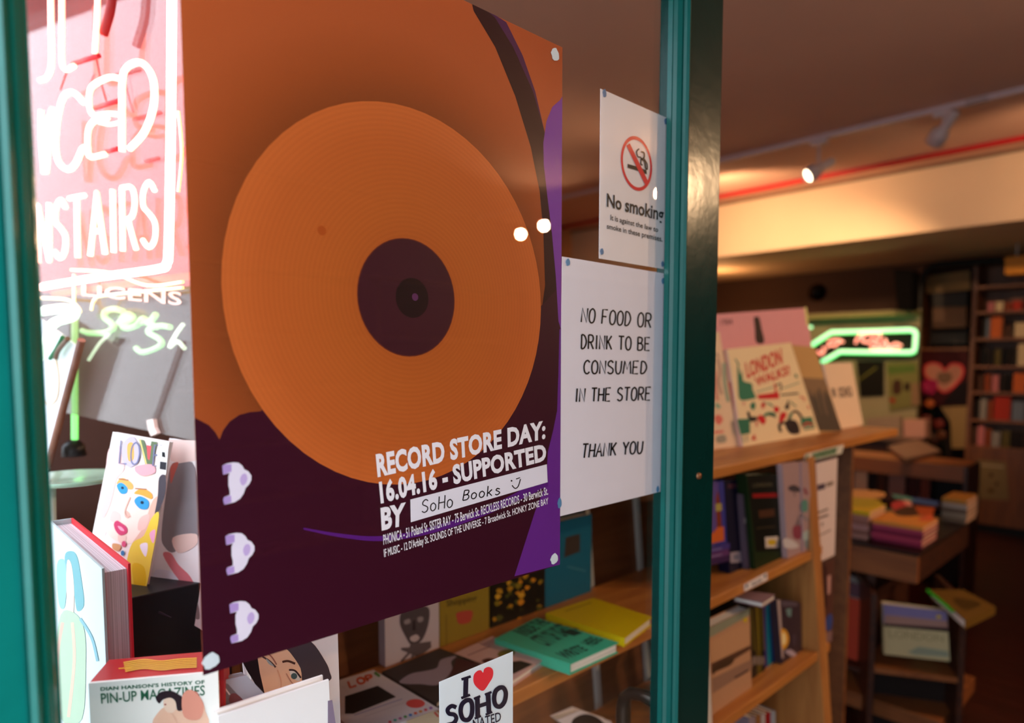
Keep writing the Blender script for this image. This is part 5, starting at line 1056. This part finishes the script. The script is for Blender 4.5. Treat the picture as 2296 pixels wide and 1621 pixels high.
# second bay with poster
ya1, ya0 = fy(2062), fy(2180)
wa = empty('display_bay', (FX, ya0, 0), 'tall dark bay of shelves left of the far bookcase, holding the heart poster', 'shelving')
za = [fz(2120, y) for y in (780,)]
m = MB(); m.box((FX, ya0 + .035, za[0] - .02), (X1 - .01, ya1, za[0]), fwd); m.build('shelf', wa)
m = MB(); m.box((FX - .012, ya1, 0), (X1 - .01, ya1 + .03, ztop), fwv); m.build('side_panel', wa)
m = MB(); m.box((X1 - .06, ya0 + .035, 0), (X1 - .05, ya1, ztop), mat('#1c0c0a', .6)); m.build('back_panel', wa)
m = MB(); q_ = [hit(x, y, PX(FX + .05)) for x, y in zd([(640, 220), (1010, 170), (1015, 330), (660, 360)])]; m.prism(q_, (.02, 0, 0), mat('#7c6038', .6)); m.build('header_panel', wa)
for lab, pts, c_, nm in (('dark equipment box on the upper shelf of the display bay', [(700, 480), (980, 470), (980, 640), (705, 650)], '#5a3a20', 'storage_box'), ('black box under the tan header of the display bay', [(690, 360), (990, 345), (985, 465), (700, 475)], '#140c0a', 'storage_box'), ('low black player resting on the shelf above the heart poster', [(690, 690), (985, 680), (985, 775), (690, 778)], '#1c120e', 'media_player')):
    m = MB(); m.prism([hit(x, y, PX(FX + .03)) for x, y in zd(pts)], (.18, 0, 0), mat(c_, .5)); o = m.build(nm); tag(o, lab, 'box')
sheet('dark red poster with a large pink heart outline in the display bay', zd([(615, 835), (995, 830), (1000, 1285), (612, 1290)]), PX(FX + .02), .004, '#3a0c0c',
      [('c', zd([(805, 985), (860, 935), (940, 945), (965, 1010), (920, 1100), (800, 1185), (700, 1100), (635, 1040), (635, 960), (700, 930), (770, 945)]), '#c83a3c'), ('c', zd([(805, 1005), (860, 955), (925, 965), (945, 1015), (905, 1085), (800, 1165), (715, 1090), (650, 1030), (652, 970), (705, 945), (765, 965)]), '#b87a64'),
       ('c', zd([(750, 1020), (850, 1015), (860, 1080), (800, 1110), (745, 1080)]), '#7a5a44'), ('c', zd([(620, 1090), (740, 1080), (720, 1180), (640, 1200)]), '#9a1c4a'), ('p', zd([(900, 1120), (995, 1080), (1000, 1280), (780, 1275)]), '#160808')], name='heart_poster', cat='poster', step=.001, art_name='poster_print')
m = MB(); m.prism([hit(x, y, PX(FX + .01)) for x, y in zd([(770, 1300), (1005, 1290), (985, 1640), (860, 1640), (850, 1420)])], (.02, 0, 0), mat('#8a6c40', .6)); tag(m.build('tan_panel'), 'plain tan panel standing under the heart poster', 'panel')
# clutter of gifts in front
rnd = random.Random(3)
gifts = [('orange toy figure below the heart poster', (2085, 905), .035, '#a8501c'), ('dark red artificial rose in the far gift display', (2078, 940), .04, '#5a1410'), ('deep red rose right of the orange toy figure', (2105, 950), .04, '#6a1c14'), ('brown bear shaped toy in the far gift display', (2112, 975), .035, '#5a2c14'), ('magenta plastic flower at the foot of the heart', (2078, 872), .03, '#a0184c'), ('dark small bud at the bottom of the far gift display', (2095, 985), .03, '#3a140e')]
for lab, (px, py), r, c_ in gifts:
    c = hit(px, py, PX(FX - .1)); root = empty('ornament', c, lab, 'ornament')
    m = MB()
    for k in range(6):
        an = k * math.pi / 3; p = c + V((0, math.cos(an), math.sin(an))) * r * .55
        m.lathe(p, (-1, math.cos(an) * .4, math.sin(an) * .4), [(0, -.01), (r * .4, -.005), (r * .55, .01), (r * .3, .02), (0, .016)], mat(c_, .5), 10)
    m.build('petal_ring', root)
    m = MB(); m.tube([c, c + V((.08, 0, -.10)), c + V((.1, 0, -.2))], .006, mat('#1c2c10', .6), 6); m.build('stem', root)
# dark gap over the shelving, built as a black tube, and hanging yellow box
m = MB(); m.tube([hit(x, y, PX(FX - .09)) for x, y in smoothpts(zd([(600, 640), (600, 420), (612, 260), (660, 170), (760, 125), (1000, 105), (1290, 85), (1500, 75)]), 5)], .03, mat('#0c0806', .5), 10); tag(m.build('dark_gap_tube'), 'black tube standing in for the dark gap over the far shelving', 'dark gap')
m = MB(); q_ = [hit(x, y, PX(FX - .35)) for x, y in zd([(1300, 60), (1600, 30), (1600, 190), (1300, 205)])]; m.prism(q_, (.15, 0, 0), mat('#d88a1c', .5)); tag(m.build('hanging_box_sign', bevel=.004), 'plain amber box sign hanging at the right edge above the far bookcase', 'sign')
m = MB(); c = hit(2280, 574, PX(FX - .28)); m.tube([c, V((c.x, c.y, BZ))], .006, steel, 6); tag(m.build('sign_bracket'), 'short metal rod holding the amber box sign under the soffit', 'bracket')
# wall piece with green neon arrow
NXP = PX(6.5)
m = MB(); ys0, ys1 = hit(2062, 760, PX(6.62)).y, hit(1560, 760, PX(6.62)).y
m.box((6.62, ys0, 0), (6.66, ys1, hit(1900, 700, PX(6.62)).z), mat('#8a8060', .7, noise=.1, scale=3)); tag(m.build('partition'), 'waist to head high painted partition behind the green neon arrow', 'partition')
m = MB(); zs_ = hit(1900, 712, PX(6.5)).z; m.box((6.45, ys0, zs_), (6.66, ys1, zs_ + .03), mat('#8a8a50', .6)); tag(m.build('ledge'), 'pale ledge running above the green neon arrow', 'ledge')
ar = empty('neon_arrow_sign', hit(1900, 790, NXP), 'green neon arrow outline with red neon script, pointing left at the back', 'neon sign')
NG2 = neonmat('arrow_green', '#12e83c', 1.6); NG3 = neonmat('arrow_core', '#70ffa8', 1.5); NR2 = neonmat('arrow_red', '#ff5a5a', 1.5)
def t2(name, pts, r, mt, off=0, sm_=False):
    pl_ = (NXP[0] + NXP[1] * off, NXP[1]); pts = smoothpts(pts, 4) if sm_ else pts
    m = MB(); m.tube([hit(x, y, pl_) for x, y in pts], r, mt, 8); m.build(name, ar)
m = MB(); m.prism([hit(x, y, (NXP[0] - NXP[1] * .05, NXP[1])) for x, y in z2([(930, 500), (1120, 360), (1830, 340), (1840, 580), (1180, 580), (1040, 650)])], (.01, 0, 0), mat('#0c1408', .3)); m.build('backing_board', ar)
arp = z2([(945, 500), (1035, 440), (1120, 385), (1450, 376), (1770, 366), (1808, 375), (1818, 400), (1812, 500), (1805, 540), (1780, 552), (1450, 550), (1190, 546), (1110, 595), (1040, 632)])
t2('outline_tube', arp, .018, NG3, .0); 
t2('glow_tube', [(x + 1, y + 3) for x, y in arp], .012, NG2, -.03)
for pts in ([(1010, 540), (1035, 570), (1060, 540), (1050, 510)], [(1080, 510), (1120, 490), (1150, 500), (1180, 470), (1220, 465)], [(1090, 470), (1140, 450), (1200, 455)], [(1320, 480), (1340, 430), (1390, 410), (1370, 450), (1420, 470), (1460, 440), (1500, 460), (1530, 410)], [(1350, 410), (1450, 400), (1530, 405)], [(1440, 510), (1480, 480), (1520, 505), (1560, 470), (1600, 505), (1650, 480), (1700, 500)], [(1560, 440), (1580, 500), (1560, 520)], [(1450, 520), (1550, 525), (1680, 515)]):
    t2('script_tube', z2(pts), .011, NR2, .01, True)
for yy_ in (ys0 + .25, ys0 + .7):
    m = MB(); m.box((6.555, yy_, hit(1900, 790, NXP).z), (6.622, yy_ + .02, hit(1900, 770, NXP).z), steel); m.build('bracket', ar)
t2('stray_tube', z2([(935, 345), (960, 345)]), .014, NG3)
sheet('dark framed picture with a faint olive streak under the neon arrow', zd([(75, 920), (300, 920), (300, 1205), (105, 1215)]), PX(6.6), .02, '#14100a', [('s', zd([(90, 1080), (240, 970)]), 4, '#5a5420')], name='picture', cat='picture', step=.001, art_name='print')
sheet('faded mixed poster with green and brown patches beside the dark picture', zd([(320, 930), (580, 920), (600, 1290), (350, 1330)]), PX(6.6), .004, '#6a6438', [('p', zd([(330, 960), (560, 950), (565, 1010), (340, 1030)]), '#4c5c28'), ('c', zd([(380, 1090), (440, 1080), (440, 1180), (380, 1190)]), '#3c2418'), ('p', zd([(470, 1100), (520, 1100), (510, 1170), (470, 1160)]), '#2c1810'), ('c', zd([(345, 1230), (390, 1230), (380, 1270)]), '#8a1c14'), ('p', zd([(530, 1100), (590, 1100), (595, 1280), (530, 1290)]), '#7a5c44')], name='poster', cat='poster', step=.001, art_name='poster_print')
m = MB(); m.prism([hit(x, y, PX(6.3)) for x, y in zd([(380, 160), (540, 170), (530, 495), (410, 500)])], (.2, 0, 0), mat('#050303', .9, spec=.1)); o = m.build('loudspeaker', bevel=.01); tag(o, 'black wall loudspeaker above the right end of the neon arrow', 'loudspeaker')
c = hit(1828, 655, PX(7.25)); m = MB(); m.lathe((7.3, c.y, c.z), (-1, 0, 0), [(.09, 0), (.09, .02), (.07, .05), (.04, .08), (0, .09)], mat('#0c0a0a', .2), 20); tag(m.build('camera_dome'), 'black security dome on the far wall above the pink magazine', 'camera dome')
# counter with boxes in front of the partition
cy0, cy1 = hit(2060, 1060, PX(6.2)).y, hit(1860, 1060, PX(6.2)).y
zc_ = hit(1960, 975, PX(6.15)).z
ct = empty('counter', (6.2, cy0, 0), 'dark wooden sales counter below the neon arrow, crowded with boxes', 'counter')
m = MB(); m.box((6.12, cy0, zc_ - .04), (6.6, cy1 + .6, zc_), mat('#6a5040', .5)); m.build('counter_top', ct)
m = MB(); m.box((6.18, cy0 + .02, 0), (6.58, cy1 + .6, zc_ - .04), wood('#2c140c', '#401e10', .5, 'Z')); m.build('counter_body', ct)
for lab, q_, c_, d_2 in (('pale pink carton on the dark counter', zd([(460, 1460), (640, 1470), (640, 1600), (460, 1600)]), '#b08070', .15), ('grey white papers tray under the small dark picture', zd([(160, 1300), (440, 1280), (450, 1400), (170, 1430)]), '#8a7460', .06), ('tan file box left of the pink carton', zd([(455, 1400), (360, 1400), (360, 1500), (455, 1510)]), '#8a6850', .12)):
    P = [hit(x, y, PX(6.18)) for x, y in q_]; zmin = min(p.z for p in P); dz_ = zc_ - zmin if abs(zc_ - zmin) < .4 else 0
    P = [p + V(((.08 if 'tan' in lab else 0), 0, dz_ + .001)) for p in P]; P[2].z = P[3].z = zc_ + .001
    m = MB(); m.prism(P, (d_2, 0, 0), mat(c_, .6)); tag(m.build('carton'), lab, 'box')
# low shelf unit between counter and table
ux = 4.9
uy0, uy1 = hit(2160, 1080, PX(ux)).y, hit(1860, 1080, PX(ux)).y
zu = hit(1930, 1024, PX(ux)).z
un = empty('low_shelf_unit', (ux, uy0, 0), 'low brown shelf unit behind the table piles', 'shelving')
m = MB(); m.box((ux, uy0, zu - .10), (ux + .35, uy1 + .3, zu), wood('#7a4018', '#8c4e20', .5, 'Y')); m.build('shelf_front', un)
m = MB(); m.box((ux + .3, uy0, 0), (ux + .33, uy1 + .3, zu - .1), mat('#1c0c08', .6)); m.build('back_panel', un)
m = MB(); zub = hit(1950, 1110, PX(ux)).z; m.box((ux, uy0, zub - .03), (ux + .3, uy1 + .3, zub), dkw); m.build('shelf', un)
m = MB(); m.box((ux, uy0 - .02, 0), (ux + .33, uy0, zu), dkw); m.build('side_panel', un)
def std(lab, xl, xr, yt, c_, art=(), d=.02, dx=.05, spine='l'):
    a_ = hit(xl, 1090, PX(ux + dx)); b_ = hit(xr, 1090, PX(ux + dx)); zt = min(hit((xl + xr) / 2, yt, PX(ux + dx)).z, zu - .105)
    q_ = [V((ux + dx, a_.y, zt)), V((ux + dx, b_.y, zt)), V((ux + dx, b_.y, zub + .001)), V((ux + dx, a_.y, zub + .001))]
    book(lab, q_, PX(ux + dx), d, c_, art, spine=spine)
std('red and yellow covered book behind the yellow topped pile', 1874, 1912, 1050, '#b8200c', [('c', zc([(190, 240), (250, 240), (260, 300), (200, 310)]), '#d8842c'), ('c', zc([(190, 400), (250, 400), (260, 440), (200, 440)]), '#a8a02c')])
std('small white book behind the yellow topped pile', 1915, 1943, 1058, '#dca884')
std('dark spined book in the low unit, just right of the small white one', 1948, 1962, 1055, '#241410'); std('brown mottled book in the middle of the low unit', 1966, 1986, 1055, '#4a2414')
std('grey mauve book above the crimson pile', 1992, 2028, 1060, '#8a5c50'); std('dark maroon book between the grey one and the black one', 2034, 2060, 1050, '#3c1410'); std('thin russet book leaning in the low unit', 2064, 2084, 1045, '#6a2c1c')
std('black square book at the right end of the low unit', 2100, 2154, 1045, '#0a0808')
# grey shelf trays over the unit
m = MB(); P = [hit(x, y, PZ(zu + .03)) for x, y in ((1990, 1000), (2060, 985), (2110, 1010), (2030, 1030))]; m.prism(P, (0, 0, -.029), mat('#7a5a4c', .6)); tag(m.build('paper_stack'), 'stack of pinkish papers on top of the low shelf unit', 'papers')
# right hand side of the shop, seen only as a faint reflection in the door glass
rb = empty('side_bookcase', (1.4, Y0, 0), 'tall bookcase on the right hand wall, faintly mirrored in the door glass', 'bookcase')
m = MB(); m.box((1.4, Y0 + .01, 0), (4.6, Y0 + .03, 2.2), oakd); m.build('back_panel', rb)
for z in (.1, .5, .9, 1.3, 1.7, 2.18): m = MB(); m.box((1.4, Y0 + .03, z - .02), (4.6, Y0 + .3, z), oak); m.build('shelf', rb)
for x in (1.4, 3.0, 4.57): m = MB(); m.box((x, Y0 + .03, 0), (x + .03, Y0 + .3, 2.2), oakv); m.build('side_panel', rb)

# ------------------------------------------------------------------ tidy
for o in bpy.data.objects:
    if '_w' in o: del o['_w']
